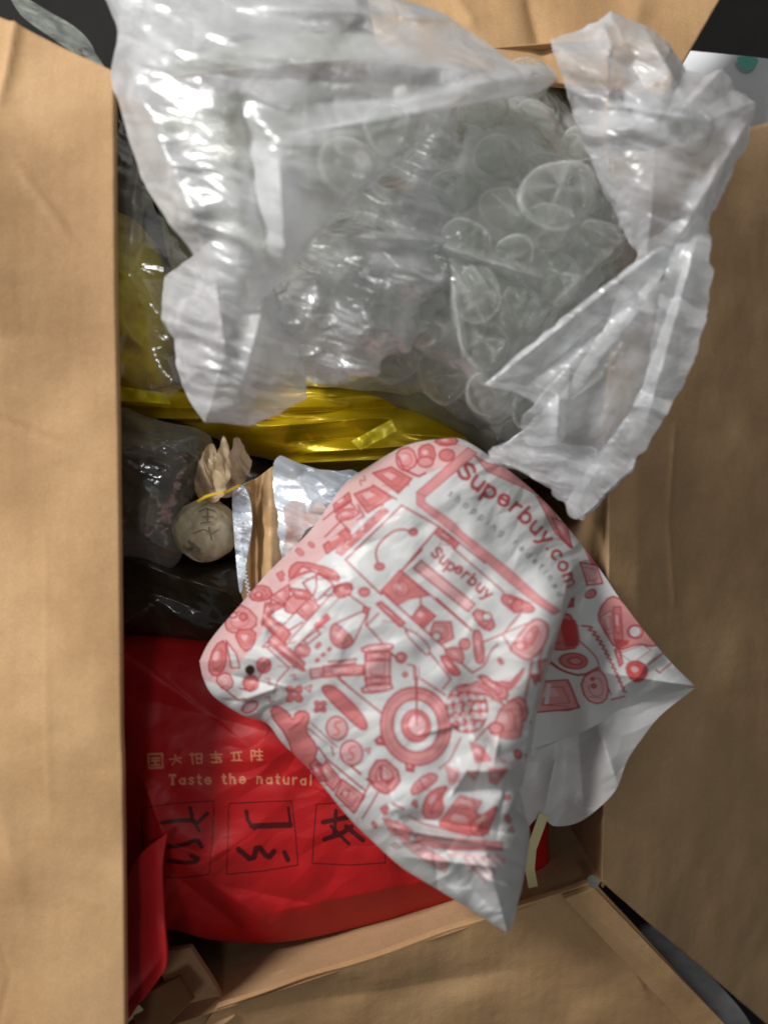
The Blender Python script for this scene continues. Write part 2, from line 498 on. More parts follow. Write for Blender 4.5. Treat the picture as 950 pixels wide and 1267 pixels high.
# near flap, leaning in over the goods
def left_curve(pt, u, v):
    x = pt[..., 0]; 
    pt[..., 2] += 0.008 * np.sin(np.pi * u) + (1.04 - u) * (0.012 * np.sin(2.2 * np.pi * v + 0.6) + 0.007 * np.sin(5.0 * np.pi * v + 2.0 + 2.0 * u)) * sm((1.02 - u) * 3)
    return pt
flapL = plate('flap', [(-230, -60, 0.215), (141, 88, 0.248), (156, 1300, 0.246), (-230, 1500, 0.215)], 120, 240, 0.004, M['kraft'], box,
      creases([((40, 120), (10, 420), 26, 0.004), ((-20, 700), (70, 1100), 16, 0.002), ((66, 62), (50, 180), 6, 0.003), ((30, 150), (52, 440), 62, 0.012), ((-60, 600), (60, 900), 60, 0.004), ((15, 1080), (50, 1160), 3, -0.0016), ((90, 640), (96, 980), 3, 0.0006), ((20, 520), (120, 560), 3, -0.0008), ((70, 250), (128, 330), 4, 0.0012), ((50, 1160), (30, 1240), 3, -0.001)], 0.0010, 5), curve=left_curve)  # widest ridge is no real fold, added to shade the flap's upper part
# front flap
plate('flap', [(268, 1247, RIM + .001), (733, 1090, RIM + .001), (952, 1330, 0.130), (150, 1420, 0.150)], 200, 120, 0.004, M['kraft'], box,
      creases([((772, 1180), (830, 1290), 6, 0.0035), ((700, 1105), (850, 1275), 4, -0.003), ((290, 1238), (520, 1150), 4, 0.003), ((560, 1126), (730, 1092), 5, 0.002), ((300, 1267), (650, 1230), 30, -0.003)], 0.0016, 9))
# right flap
plate('flap', [(745, 1092, RIM + .001), (757, 196, RIM + .001), (1000, 140, 0.135), (1000, 1312, 0.020)], 200, 120, 0.004, M['kraft_in'], box,
      creases([((862, 520), (850, 640), 4, 0.0016), ((850, 640), (866, 760), 4, 0.0014), ((790, 300), (800, 900), 26, 0.002), ((868, 180), (862, 420), 4, 0.0012), ((850, 620), (950, 600), 5, 0.0008)], 0.0016, 13))
# back flap
plate('flap', [(470, 72, RIM + .001), (822, 118, RIM + .001), (965, -130, 0.19), (430, -130, 0.19)], 120, 60, 0.004, M['kraft'], box,
      creases([((655, -30), (675, 70), 12, -0.004), ((560, -30), (590, 40), 18, 0.003), ((800, -20), (780, 60), 16, 0.002)], 0.0016, 17))
plate('flap_edge', [(698, 1112, RIM + .005), (734, 1098, RIM + .004), (918, 1290, 0.152), (876, 1300, 0.152)], 30, 120, 0.004, M['kraft'], box,
      creases([((716, 1110), (885, 1290), 12, 0.003)], 0.0008, 25))
# fluted cut edge of the front flap
def corrug(a, b, mat, amp=0.0014, n=90, width=0.004):
    pts = []
    for i in range(n * 6 + 1):
        t = i / (n * 6); p = a.lerp(b, t); p = p + Vector((0, 0, amp * math.sin(t * n * 2 * math.pi) * 0.9)); pts.append(p)
    return pts
# crumpled board strips at the near left corner
plate('corner_fold', [(190, 1180, 0.17), (236, 1172, 0.17), (292, 1256, 0.204), (236, 1300, 0.208)], 40, 40, 0.004, M['kraft_in'], box, creases([((232, 1170), (270, 1260), 5, 0.004)], 0.001, 21))
plate('corner_fold', [(160, 1240, 0.200), (222, 1208, 0.198), (240, 1236, 0.212), (176, 1300, 0.214)], 30, 30, 0.003, M['brownedge'], box, creases([], 0.001, 22))
# tape scraps
def tape(pts, c, z, seed, amp=0.004):
    o = sheet('packing_tape', pts, c, lambda x, y, s: z + crumple(x, y, amp, 22, seed), 90, 24, M['tapef'], box)
    return o
tape([(10, -14), (34, -2), (64, 16), (94, 34), (114, 56), (122, 84), (110, 80), (92, 66), (60, 44), (26, 18)], (70, 38), 0.225, 31, 0.003)
tape([(102, 60), (118, 66), (138, 100), (142, 130), (128, 120), (114, 92)], (124, 96), 0.228, 33, 0.003)
tape([(727, 1086), (734, 1083), (741, 1091), (737, 1099), (729, 1097)], (734, 1091), 0.222, 35, 0.002)

# ------------------------------------------------------------------ things beyond the box
ps = empty('paper_sheet', tuple(W(930, 100, 0.10)), 'white paper sheet with a small teal mark lying beyond the far right corner', 'paper')
sheet('sheet', [(845, 62), (960, 74), (1040, 90), (1040, 160), (950, 150), (870, 190), (840, 150)], (930, 108), lambda x, y, s: 0.100 + 0.0005 * (x - 870) + 0.002 * noise(x, y, 60, 3), 60, 12, M['paper'], ps, sharp=(0, 3, 4))
sheet('teal_mark', [(913, 70), (936, 72), (934, 82), (924, 87), (914, 80)], (924, 78), lambda x, y, s: 0.1035 + 0.0005 * (x - 870), 40, 4, M['teal'], ps)
gs = sheet('plastic_scrap', [(792, 1152), (822, 1150), (872, 1200), (925, 1262), (930, 1300), (860, 1300), (820, 1230), (780, 1175)], (858, 1225), lambda x, y, s: 0.10 + crumple(x, y, 0.004, 40, 8), 100, 30, M['greyscrap'], None, skirt=0.012)
tag(gs, 'grey plastic scrap in the gap between the near flap and the right flap', 'plastic scrap')

# ------------------------------------------------------------------ drawing tools for print
class Canvas:
    def __init__(self, x0, y0, x1, y1, sc, bg):
        self.x0, self.y0, self.sc = x0, y0, sc
        self.h = int((y1 - y0) * sc); self.w = int((x1 - x0) * sc)
        self.im = np.empty((self.h, self.w, 3)); self.im[:] = bg
    def _win(self, xs, ys, pad):
        a = max(0, int((min(xs) - pad - self.x0) * self.sc)); b = min(self.w, int((max(xs) + pad - self.x0) * self.sc) + 2)
        c = max(0, int((min(ys) - pad - self.y0) * self.sc)); d = min(self.h, int((max(ys) + pad - self.y0) * self.sc) + 2)
        if b <= a or d <= c: return None
        gx, gy = np.meshgrid(self.x0 + (np.arange(a, b) + .5) / self.sc, self.y0 + (np.arange(c, d) + .5) / self.sc)
        return a, b, c, d, gx, gy
    def blend(self, win, al, col):
        a, b, c, d = win[:4]
        al = np.clip(al, 0, 1)[..., None]
        self.im[c:d, a:b] = self.im[c:d, a:b] * (1 - al) + np.array(col[:3]) * al
    def stroke(self, pts, wd, col, closed=False):
        if closed: pts = list(pts) + [pts[0]]
        xs = [p[0] for p in pts]; ys = [p[1] for p in pts]
        wn = self._win(xs, ys, wd)
        if wn is None: return
        gx, gy = wn[4:]
        dd = np.full(gx.shape, 1e9)
        for p, q in zip(pts[:-1], pts[1:]):
            if p == q: q = (q[0] + .01, q[1])
            dd = np.minimum(dd, seg(gx, gy, p, q)[0])
        self.blend(wn, (wd / 2 - dd) * self.sc + .5, col)
    def fill(self, pts, col, line=None, lw=1.6):
        xs = [p[0] for p in pts]; ys = [p[1] for p in pts]
        wn = self._win(xs, ys, 1)
        if wn is None: return
        gx, gy = wn[4:]
        ins = np.zeros(gx.shape, bool)
        n = len(pts)
        for i in range(n):
            (ax, ay), (bx, by) = pts[i], pts[(i + 1) % n]
            if ay == by: continue
            cr = ((ay > gy) != (by > gy)) & (gx < (bx - ax) * (gy - ay) / (by - ay) + ax)
            ins ^= cr
        self.blend(wn, ins.astype(float), col)
        if line is not None: self.stroke(pts, lw, line, True)
    def sample(self, px, py):
        fx = np.clip((px - self.x0) * self.sc - .5, 0, self.w - 1.001); fy = np.clip((py - self.y0) * self.sc - .5, 0, self.h - 1.001)
        ix = fx.astype(int); iy = fy.astype(int); fx = (fx - ix)[:, None]; fy = (fy - iy)[:, None]
        im = self.im
        c = (im[iy, ix] * (1 - fx) + im[iy, ix + 1] * fx) * (1 - fy) + (im[iy + 1, ix] * (1 - fx) + im[iy + 1, ix + 1] * fx) * fy
        return np.concatenate([c, np.ones((len(c), 1))], 1)

def arc(cx, cy, rx, ry, a0=0, a1=360, rot=0, n=28):
    r = math.radians(rot); out = []
    for i in range(n + 1):
        a = math.radians(a0 + (a1 - a0) * i / n)
        x, y = rx * math.cos(a), ry * math.sin(a)
        out.append((cx + x * math.cos(r) - y * math.sin(r), cy + x * math.sin(r) + y * math.cos(r)))
    return out

def chaikin(pts, n=2, closed=False):
    for _ in range(n):
        out = [] if closed else [pts[0]]
        m = len(pts)
        for i in range(m if closed else m - 1):
            p, q = pts[i], pts[(i + 1) % m]
            out.append((.75 * p[0] + .25 * q[0], .75 * p[1] + .25 * q[1])); out.append((.25 * p[0] + .75 * q[0], .25 * p[1] + .75 * q[1]))
        if not closed: out.append(pts[-1])
        pts = out
    return pts

# rounded stroke letters, x-height 1, y up
GL = {
 'S': (.95, [[(.82, 1.12), (.6, 1.36), (.3, 1.36), (.1, 1.12), (.2, .82), (.62, .66), (.84, .42), (.7, .08), (.38, -.02), (.06, .2)]]),
 'u': (.85, [[(.05, 1), (.05, .35), (.2, .02), (.5, .02), (.68, .3), (.68, 1)], [(.68, .4), (.68, 0)]]),
 'p': (.9, [[(.05, 1), (.05, -.5)], arc(.4, .5, .35, .48)]),
 'e': (.9, [[(.08, .55), (.74, .55)], arc(.41, .5, .34, .48, -5, -320)]),
 'r': (.62, [[(.05, 1), (.05, 0)], [(.05, .6), (.2, .92), (.5, .98)]]),
 'b': (.9, [[(.05, 1.45), (.05, 0)], arc(.4, .5, .35, .48)]),
 'y': (.8, [[(.02, 1), (.36, .08)], [(.7, 1), (.36, .08), (.2, -.42), (.02, -.48)]]),
 '.': (.34, [[(.1, .03), (.11, .03)]]),
 'c': (.82, [arc(.4, .5, .35, .48, 45, 315)]),
 'o': (.9, [arc(.41, .5, .36, .48)]),
 'm': (1.2, [[(.05, 1), (.05, 0)], [(.05, .6), (.2, .96), (.42, .96), (.54, .6), (.54, 0)], [(.54, .6), (.7, .96), (.92, .96), (1.03, .6), (1.03, 0)]]),
 's': (.72, [[(.56, .84), (.36, 1), (.12, .9), (.1, .66), (.32, .52), (.56, .4), (.54, .12), (.3, 0), (.06, .14)]]),
 'h': (.85, [[(.05, 1.45), (.05, 0)], [(.05, .6), (.22, .96), (.5, .96), (.66, .6), (.66, 0)]]),
 'i': (.3, [[(.08, 1), (.08, 0)], [(.08, 1.4), (.09, 1.4)]]),
 'n': (.85, [[(.05, 1), (.05, 0)], [(.05, .6), (.22, .96), (.5, .96), (.66, .6), (.66, 0)]]),
 'g': (.9, [arc(.38, .52, .34, .46), [(.72, 1), (.72, -.2), (.5, -.48), (.12, -.42)]]),
 'd': (.9, [[(.74, 1.45), (.74, 0)], arc(.39, .5, .35, .48)]),
 'f': (.58, [[(.5, 1.4), (.28, 1.36), (.2, 1.1), (.2, 0)], [(0, .95), (.46, .95)]]),
 'T': (.9, [[(.0, 1.36), (.8, 1.36)], [(.4, 1.36), (.4, 0)], [(.25, 0), (.55, 0)], [(0, 1.36), (0, 1.2)], [(.8, 1.36), (.8, 1.2)]]),
 'a': (.85, [arc(.36, .42, .31, .4), [(.68, .9), (.68, 0)]]),
 't': (.6, [[(.2, 1.4), (.2, .2), (.35, 0), (.5, .05)], [(0, 1), (.45, 1)]]),
 'l': (.35, [[(.1, 1.45), (.1, 0)]]),
 ' ': (.6, []),
}
def lettering(cv, text, base, size, wd, col, track=0.12, sx=1.0, end=1.0):
    """base(d) -> (x, y, angle) along the baseline at distance d"""
    d = 0; size0 = size; wd0 = wd
    for n_, ch in enumerate(text):
        k_ = 1 + (end - 1) * n_ / len(text); size = size0 * k_; wd = wd0 * k_
        adv, strokes = GL[ch]
        bx, by, an = base(d + adv * size * sx * .5)
        c, s_ = math.cos(an), math.sin(an)
        for st in strokes:
            if len(st) < 14 and len(st) > 2: st = chaikin(st, 2)
            q = []
            for (gx, gy) in st:
                lx = (gx - adv * .5) * size * sx; ly = -gy * size
                q.append((bx + lx * c - ly * s_, by + lx * s_ + ly * c))
            cv.stroke(q, wd, col)
        d += (adv + track) * size * sx

def path_base(pts):
    pts = chaikin(pts, 2)
    L = [0]
    for p, q in zip(pts[:-1], pts[1:]): L.append(L[-1] + math.hypot(q[0] - p[0], q[1] - p[1]))
    def f(d):
        for i in range(len(L) - 1):
            if d <= L[i + 1] or i == len(L) - 2:
                t = (d - L[i]) / max(1e-6, L[i + 1] - L[i]); p, q = pts[i], pts[i + 1]
                return p[0] + (q[0] - p[0]) * t, p[1] + (q[1] - p[1]) * t, math.atan2(q[1] - p[1], q[0] - p[0])
    return f

# ------------------------------------------------------------------ the printed mailer
WHT = srgb(226, 229, 230); LN = srgb(192, 84, 92)[:3]; FM = srgb(230, 160, 160)[:3]; FD = srgb(222, 134, 133)[:3]; FLt = srgb(238, 190, 192)[:3]
WH = WHT[:3]
cv = Canvas(225, 520, 885, 1175, 3.0, WH)
def tile(ox, oy, sc):
    return lambda *p: [(ox + a / sc, oy + b / sc) for a, b in p]
t1 = tile(400, 540, 4.75); t2 = tile(560, 560, 4.75); t3 = tile(240, 700, 4.75); t4 = tile(400, 680, 4.75)
t5 = tile(540, 700, 4.75); t6 = tile(680, 640, 4.874); t7 = tile(320, 840, 4.75); t8 = tile(460, 840, 3.96)
def ell(t, cx, cy, rx, ry, rot=0, a0=0, a1=360):
    c = t((cx, cy))[0]; e = t((cx + 1, cy))[0][0] - c[0]
    return arc(c[0], c[1], rx * e, ry * e, a0, a1, rot)
LW = 2.1
def shape(t, pts, fill=None, lw=LW, ln=LN, rnd=0, closed=True):
    q = t(*pts)
    if rnd: q = chaikin(q, rnd, closed)
    if fill is not None:
        cv.fill(q, fill, ln, lw)
        xs = [p[0] for p in q]; ys = [p[1] for p in q]
        w_, h_ = max(xs) - min(xs), max(ys) - min(ys)
        if fill is not WH and min(w_, h_) > 9 and w_ * h_ < 2600:
            mx_, my_ = sum(xs) / len(xs), sum(ys) / len(ys)
            inn = [(mx_ + (a - mx_) * .56, my_ + (b - my_) * .56) for a, b in q]
            cv.stroke(inn, 0.9, LN, True)
            cv.fill([(mx_ + (a - mx_) * .36 - .1 * w_, my_ + (b - my_) * .30 - .1 * h_) for a, b in q], FLt)
            cv.stroke([(mx_ - .3 * w_, my_ + .28 * h_), (mx_ + .2 * w_, my_ + .33 * h_)], 0.9, LN)
    else: cv.stroke(q, lw, ln, closed)
def line(t, pts, lw=LW, ln=LN, rnd=0): shape(t, pts, None, lw, ln, rnd, False)
def blob(t, cx, cy, r, ry=None, fill=FM, rot=0, lw=LW): cv.fill(ell(t, cx, cy, r, ry or r, rot), fill, LN, lw)

cv.fill([(247, 818), (262, 790), (300, 745), (335, 705), (385, 655), (425, 600), (455, 578), (500, 552), (545, 543), (580, 552), (560, 575), (515, 590), (470, 615), (440, 650), (400, 690), (350, 735), (320, 790), (275, 850), (252, 840)], srgb(233, 194, 194)[:3])
# T1: top left corner
shape(t1, [(180, 340), (300, 290), (400, 360), (260, 450)], FD)
shape(t1, [(290, 215), (400, 180), (520, 250), (440, 335)], FD)
line(t1, [(290, 285), (430, 370)], 2.2)
shape(t1, [(430, 80), (520, 60), (560, 160), (480, 210), (430, 170)], FM, rnd=1)
line(t1, [(440, 120), (470, 190), (560, 235)])
shape(t1, [(560, 60), (640, 40), (665, 130), (600, 165), (560, 130)], FD, rnd=1)
blob(t1, 600, 150, 45, 30)
blob(t1, 725, 110, 45, 35, FD)
line(t1, [(480, 200), (560, 235), (600, 215)], 3)
shape(t1, [(640, 20), (760, -10), (800, 40), (700, 60)], FD, rnd=1)
shape(t1, [(60, 400), (150, 330), (165, 380), (70, 450)], FD)
line(t1, [(0, 490), (60, 440), (150, 380), (190, 420), (160, 480)])
shape(t1, [(70, 460), (150, 420), (220, 440), (180, 480), (90, 500)], FM, rnd=1)
line(t1, [(200, 400), (240, 470), (200, 490)])
line(t1, [(10, 590), (100, 500), (160, 560)])
shape(t1, [(0, 640), (130, 540), (170, 590), (20, 690)], FD)
shape(t1, [(70, 680), (350, 415), (385, 440), (110, 700)], FD, 1.4)
for k in range(7):
    a = 90 + k * 42; cv.stroke(t1((a, 670 - k * 40), (a + 18, 655 - k * 40)), 1.2, WH)
for k in range(4): blob(t1, 385 + 50 * k - 40, 390 - 40 * k + 10, 9, 9, FD, 0, 1)
# white picture box with curved arrow
shape(t1, [(460, 405), (680, 530), (340, 930), (130, 725)], WH, 2.4)
line(t1, [(530, 560), (440, 540), (360, 590), (300, 670), (325, 760)], 2.6, LN, 2)
blob(t1, 528, 562, 24, 20, FD); blob(t1, 330, 765, 28, 20, FD)
# big logo panel frame
shape(t1, [(545, 330), (850, 65), (905, 100), (600, 355)], FM, 1.2)
cv.fill(t1((548, 330), (595, 350), (595, 385)) + t2((0, 405), (60, 470), (340, 690), (600, 930), (560, 950), (310, 745), (0, 470)) + t1((548, 400)), FM, LN, 1.0)
shape(t2, [(120, 10), (200, 60), (330, 90), (500, 240), (480, 240), (400, 200), (200, 110)], FM, 1.2)
shape(t2, [(490, 250), (560, 290), (690, 520), (705, 560), (690, 560), (600, 470)], FM, 1.4)
# logo text
lettering(cv, 'Superbuy.com', path_base(t2((20, 118), (150, 235), (330, 330), (440, 440), (520, 520), (590, 620), (650, 730), (690, 850), (705, 960))), 14.4, 4.6, LN, 0.16, 1.36, 0.74)
GR = srgb(128, 134, 138)[:3]
lettering(cv, 'shopping redefined', path_base(t2((-30, 250), (60, 315), (150, 385), (260, 475), (350, 530), (460, 640), (560, 730), (610, 850), (620, 900))), 6.0, 1.5, GR, 0.95, 1.12, 0.85)
# second frame, small logo, bar
shape(t1, [(680, 530), (800, 625), (775, 660), (655, 575)], FD, 1.2)
line(t1, [(680, 530), (950, 745)], 2.2)
line(t2, [(0, 560), (300, 820)], 2.0)
lettering(cv, 'Superbuy', path_base(t1((628, 690), (760, 810)) + t2((0, 690), (60, 740), (220, 880))), 9.6, 3.0, LN, 0.2, 1.2)
shape(t4, [(575, 65), (890, 320), (850, 365), (530, 110)], FLt)
line(t4, [(450, 120), (620, 260), (870, 475)], 2.2)
line(t4, [(580, 0), (340, 250)], 2.4)
# puppy / bowtie cluster T4
shape(t4, [(340, 240), (450, 120), (620, 270), (500, 290), (430, 330), (380, 270)], FD, 1.6)
shape(t4, [(400, 200), (460, 180), (510, 230), (470, 280), (410, 250)], FM, 1.2, rnd=1)
line(t4, [(340, 245), (870, 720)], 2.4)
line(t4, [(570, 285), (575, 330), (520, 400)])
shape(t4, [(575, 325), (660, 390), (590, 460), (515, 405)], FD)
shape(t4, [(650, 425), (750, 425), (765, 520), (690, 560), (625, 495)], FM)
blob(t4, 665, 510, 26, 26, WH)
shape(t4, [(700, 600), (760, 570), (820, 590), (825, 660), (790, 670)], FM, rnd=1)
blob(t4, 830, 555, 32, 32, FM)
shape(t4, [(870, 480), (925, 480), (950, 660), (900, 670)], FM, rnd=1)
line(t4, [(325, 310), (620, 600), (750, 760), (700, 820)])
shape(t4, [(310, 320), (340, 305), (480, 430), (450, 455)], FD)
shape(t4, [(470, 480), (520, 470), (620, 560), (625, 615), (600, 620)], WH, 2, rnd=1)
shape(t4, [(680, 630), (720, 620), (810, 720), (790, 745), (740, 730)], FD, rnd=1)
# scales
shape(t4, [(60, 210), (165, 190), (175, 250), (100, 290), (60, 250)], FD, rnd=1); blob(t4, 112, 238, 14, 14, WH, 0, 1)
blob(t4, 240, 250, 32, 25, FD)
line(t4, [(150, 265), (270, 350), (180, 540)]); line(t4, [(70, 435), (270, 345), (250, 440), (345, 545)])
shape(t4, [(50, 440), (90, 440), (190, 540), (130, 585), (70, 570), (35, 510)], FM, rnd=1)
shape(t4, [(235, 340), (275, 345), (255, 375), (235, 370)], FD)
line(t4, [(325, 375), (250, 450)])
# left bar group T3
shape(t3, [(400, 480), (700, 165), (840, 180), (850, 190), (590, 450)], None, 1.8)
cv.stroke(t3((610, 430), (840, 180)), 5, WH); cv.stroke(t3((560, 440), (850, 120)), 1.8, LN); cv.stroke(t3((600, 475), (790, 290)), 1.6, LN)
shape(t3, [(820, 130), (900, 95), (930, 130), (900, 180), (840, 190)], FD, rnd=1)
shape(t3, [(700, 350), (780, 280), (805, 310), (725, 380)], srgb(226, 104, 108)[:3], 1)
shape(t3, [(640, 440), (720, 380), (745, 400), (670, 460)], WH)
shape(t3, [(590, 480), (640, 455), (690, 490), (660, 540), (600, 530)], FM, rnd=1)
blob(t3, 600, 220, 75, 50, FM, -35); shape(t3, [(560, 130), (700, 150), (680, 200), (600, 190)], FD)
shape(t3, [(640, 100), (740, 45), (820, 110), (720, 210)], WH, 2.4)
line(t3, [(720, 60), (720, 130), (700, 180)])
shape(t3, [(600, 270), (680, 190), (740, 240), (660, 320)], FM)
shape(t3, [(560, 10), (620, -30), (820, 20), (860, 70), (840, 100), (720, 30), (640, 40), (560, 90)], FD, rnd=1)
line(t3, [(560, 90), (640, 0), (800, 90)])
shape(t3, [(400, 330), (440, 290), (570, 400), (520, 470)], FD)
line(t3, [(455, 200), (440, 290), (560, 380), (640, 330)], 2.2)
shape(t3, [(430, 450), (470, 400), (650, 570), (640, 620), (590, 590)], FM)
line(t3, [(430, 480), (560, 600), (490, 680), (470, 750)], 2); line(t3, [(440, 440), (660, 620)])
for k in range(3): blob(t3, 725 + 35 * k, 555 - 32 * k, 14, 10, FD, -40, 1)
# gavel
shape(t3, [(680, 610), (950, 570), (950, 620), (690, 665)], FLt)
line(t3, [(780, 590), (950, 545)], 1.6)
shape(t4, [(0, 685), (235, 680), (235, 735), (0, 750)], FM)
line(t4, [(30, 660), (195, 645)], 2.4)
shape(t4, [(245, 615), (395, 600), (390, 770), (245, 770)], FLt)
shape(t4, [(250, 600), (395, 600), (395, 650), (250, 655)], FM); shape(t4, [(250, 755), (395, 745), (395, 790), (250, 800)], FM)
shape(t4, [(225, 570), (405, 545), (410, 590), (230, 610)], FLt, 2.2, rnd=1); shape(t4, [(220, 805), (400, 785), (410, 825), (235, 850)], FLt, 2.2, rnd=1)
shape(t4, [(425, 620), (460, 600), (495, 625), (470, 670), (430, 660)], FM, rnd=1); line(t4, [(400, 610), (430, 640)], 3)
line(t4, [(495, 675), (540, 685), (545, 860)]); line(t4, [(530, 690), (530, 760), (560, 760), (560, 690)], 1.2)
# cherries; vent hole as a flat disc, its inner shade painted in
blob(t3, 410, 585, 42, 45, FD); blob(t3, 335, 690, 45, 45, FD); line(t3, [(270, 720), (335, 740), (380, 660), (450, 560)])
cv.fill(ell(t3, 330, 612, 30, 30), srgb(52, 40, 20)[:3])
shape(t3, [(180, 330), (210, 240), (300, 230), (390, 330), (300, 400), (200, 390)], FM, rnd=1)
blob(t3, 290, 300, 22, 22, FD); blob(t3, 230, 290, 25, 16, FLt)
shape(t3, [(230, 380), (370, 370), (350, 480), (290, 510)], FD, rnd=1)
shape(t3, [(80, 600), (120, 470), (190, 430), (190, 600), (120, 660)], FD, rnd=1)
shape(t3, [(190, 440), (250, 520), (270, 600), (220, 600)], WH)
shape(t3, [(120, 660), (200, 620), (240, 700), (180, 740)], FLt, rnd=1)
shape(t3, [(320, 130), (430, 110), (470, 180), (400, 210), (330, 200)], FD, rnd=1)
blob(t3, 380, 170, 20, 18, FM); shape(t3, [(420, 220), (540, 230), (440, 290), (400, 350)], FD)
line(t3, [(150, 700), (260, 790), (300, 780)]); blob(t3, 330, 830, 50, 28, FLt, -30)
shape(t3, [(440, 190), (560, 110), (560, 180), (520, 230)], FM)
# crosses
def plus(t, cx, cy, r):
    cv.fill(chaikin(t(*[(cx + r * a, cy + r * b) for a, b in [(-1, -1), (-.3, -1), (0, -.6), (.3, -1), (1, -1), (1, -.3), (.6, 0), (1, .3), (1, 1), (.3, 1), (0, .6), (-.3, 1), (-1, 1), (-1, .3), (-.6, 0), (-1, -.3)]]), 1, True), FD, LN, 1.2)
    blob(t, cx, cy, r * .28, r * .28, FLt, 0, .8)
plus(t3, 590, 755, 48); plus(t3, 742, 828, 34)
# pen, coins, robot
shape(t7, [(365, 50), (400, 35), (450, 45), (600, 190), (645, 280), (620, 305), (570, 275), (400, 110)], FD, rnd=1)
line(t7, [(470, 0), (720, 200)], 2.2); line(t7, [(410, 0), (620, 190)], 1.2, FLt)
line(t4, [(90, 750), (200, 850)], 2.2)
for (cx, cy, r) in ((460, 290, 62), (545, 435, 66)):
    cv.fill(ell(t7, cx, cy, r, r * 1.12, -15), FLt, LN, 2)
    line(t7, [(cx + 22, cy - 40), (cx - 8, cy - 34), (cx - 14, cy - 8), (cx + 14, cy + 10), (cx + 10, cy + 36), (cx - 22, cy + 42)], 2.8, FD, 1)
shape(t7, [(60, 200), (100, 150), (180, 200), (200, 250), (220, 190), (290, 190), (300, 240), (270, 300), (350, 400), (330, 470), (300, 560), (210, 480), (170, 340)], FD, rnd=1)
line(t7, [(180, 300), (240, 260), (270, 220)])
line(t7, [(290, 290), (430, 400), (440, 450)], 2); line(t7, [(310, 260), (460, 400)], 1.5)
cv.stroke(t7((310, 290), (420, 390)), 2.5, WH)
line(t7, [(350, 400), (400, 470), (630, 660), (560, 780)], 2.4)
shape(t7, [(395, 480), (480, 590), (440, 660), (350, 560)], FM); shape(t7, [(490, 590), (625, 690), (560, 790), (450, 680)], FM)
line(t7, [(480, 680), (500, 650), (535, 660), (520, 700)], 1.8)
line(t7, [(330, 480), (370, 500), (340, 560)]); shape(t7, [(300, 500), (340, 470), (400, 600), (340, 600)], FD)
line(t7, [(700, 670), (610, 820)], 2.2); line(t7, [(650, 620), (570, 780)])
shape(t7, [(715, 445), (850, 570), (770, 680), (700, 660), (630, 580)], FM, 2.6, rnd=1)
shape(t7, [(720, 490), (800, 560), (760, 630), (680, 590)], FLt, 1.6, rnd=1)
line(t7, [(720, 520), (715, 590), (760, 610), (790, 580)], 3.4, LN, 2); line(t7, [(635, 590), (680, 610)], 3)
line(t7, [(540, 510), (600, 560)], 3)
# target
def ring(t, cx, cy, r, ry, fill, lw=2.0, rot=-10): cv.fill(ell(t, cx, cy, r, ry, rot), fill, LN, lw)
shape(t8, [(15, 300), (40, 280), (70, 300), (60, 325), (25, 320)], FD); shape(t8, [(165, 410), (210, 410), (205, 455), (170, 450)], FD)
ring(t8, 215, 232, 172, 192, FM, 2.4); ring(t8, 215, 232, 150, 170, FM, 0.8)
ring(t8, 215, 230, 112, 130, WH, 2.2); ring(t8, 216, 230, 72, 80, FD, 1.8); ring(t8, 222, 225, 45, 52, FLt, 1.4)
line(t8, [(218, -10), (220, 225)], 2.6); line(t8, [(240, 0), (360, 80)])
# globe
ring(t8, 465, 145, 98, 118, FLt, 2.6)
gc = t8((465, 145))[0]
for k in (-60, -20, 20, 60):
    cv.stroke(arc(gc[0], gc[1], abs(k) / 3.96 * 1.1, 118 / 3.96, 0, 360, 20), 2.2, LN)
for k in (-70, -25, 20, 65):
    cx, cy = t8((465, 145 + k))[0]; hw = 98 / 3.96 * math.sqrt(1 - (k / 118) ** 2)
    cv.stroke([(cx - hw, cy + 2), (cx, cy - 3), (cx + hw, cy - 1)], 2.2, LN)
for a in range(-2, 3):
    for b in range(-2, 3):
        if a * a + b * b < 7: blob(t8, 465 + a * 40 + b * 8, 145 + b * 45 - a * 6, 13, 15, WH, 20, .3)
# right of globe, T5
line(t5, [(0, 190), (200, 370)], 2.2)
shape(t5, [(210, 380), (260, 380), (285, 540), (260, 580), (225, 560)], FM, rnd=1)
shape(t5, [(200, 290), (250, 245), (355, 340), (300, 395)], FM, 2.4, rnd=1); blob(t5, 295, 300, 28, 24, WH)
shape(t5, [(375, 190), (400, 160), (540, 215), (570, 250), (550, 280), (460, 265), (390, 225)], FD, rnd=1); blob(t5, 470, 235, 30, 42, FD, 20)
line(t5, [(490, 280), (390, 400), (270, 450)], 2.2)
shape(t5, [(420, 490), (540, 320), (590, 310), (625, 360), (600, 460), (530, 555), (490, 550), (440, 500)], FLt, 2.2, rnd=2)
shape(t5, [(480, 460), (540, 360), (575, 350), (560, 430), (510, 500)], FM, 1.4, rnd=2); blob(t5, 480, 470, 26, 26, FM)
line(t5, [(390, 400), (520, 340)]); line(t5, [(390, 410), (440, 500)])
line(t5, [(360, 460), (310, 510), (290, 580), (210, 630)], 2.2, LN, 1); line(t5, [(240, 650), (410, 800)], 2)
shape(t5, [(240, 640), (300, 650), (340, 700), (400, 700), (410, 780), (350, 790), (300, 720)], FM, rnd=1)
shape(t5, [(330, 680), (420, 690), (490, 600), (470, 660), (420, 730)], FM, 1.6)
line(t5, [(530, 560), (460, 900)]); line(t5, [(600, 440), (560, 560)], 1.4)
shape(t5, [(560, 560), (640, 540), (640, 640), (560, 680)], FM); shape(t5, [(640, 460), (690, 460), (660, 540), (610, 530)], FD, rnd=1)
shape(t5, [(400, 800), (480, 760), (500, 900), (420, 940)], FM, rnd=1); shape(t5, [(520, 640), (560, 640), (540, 700)], FD)
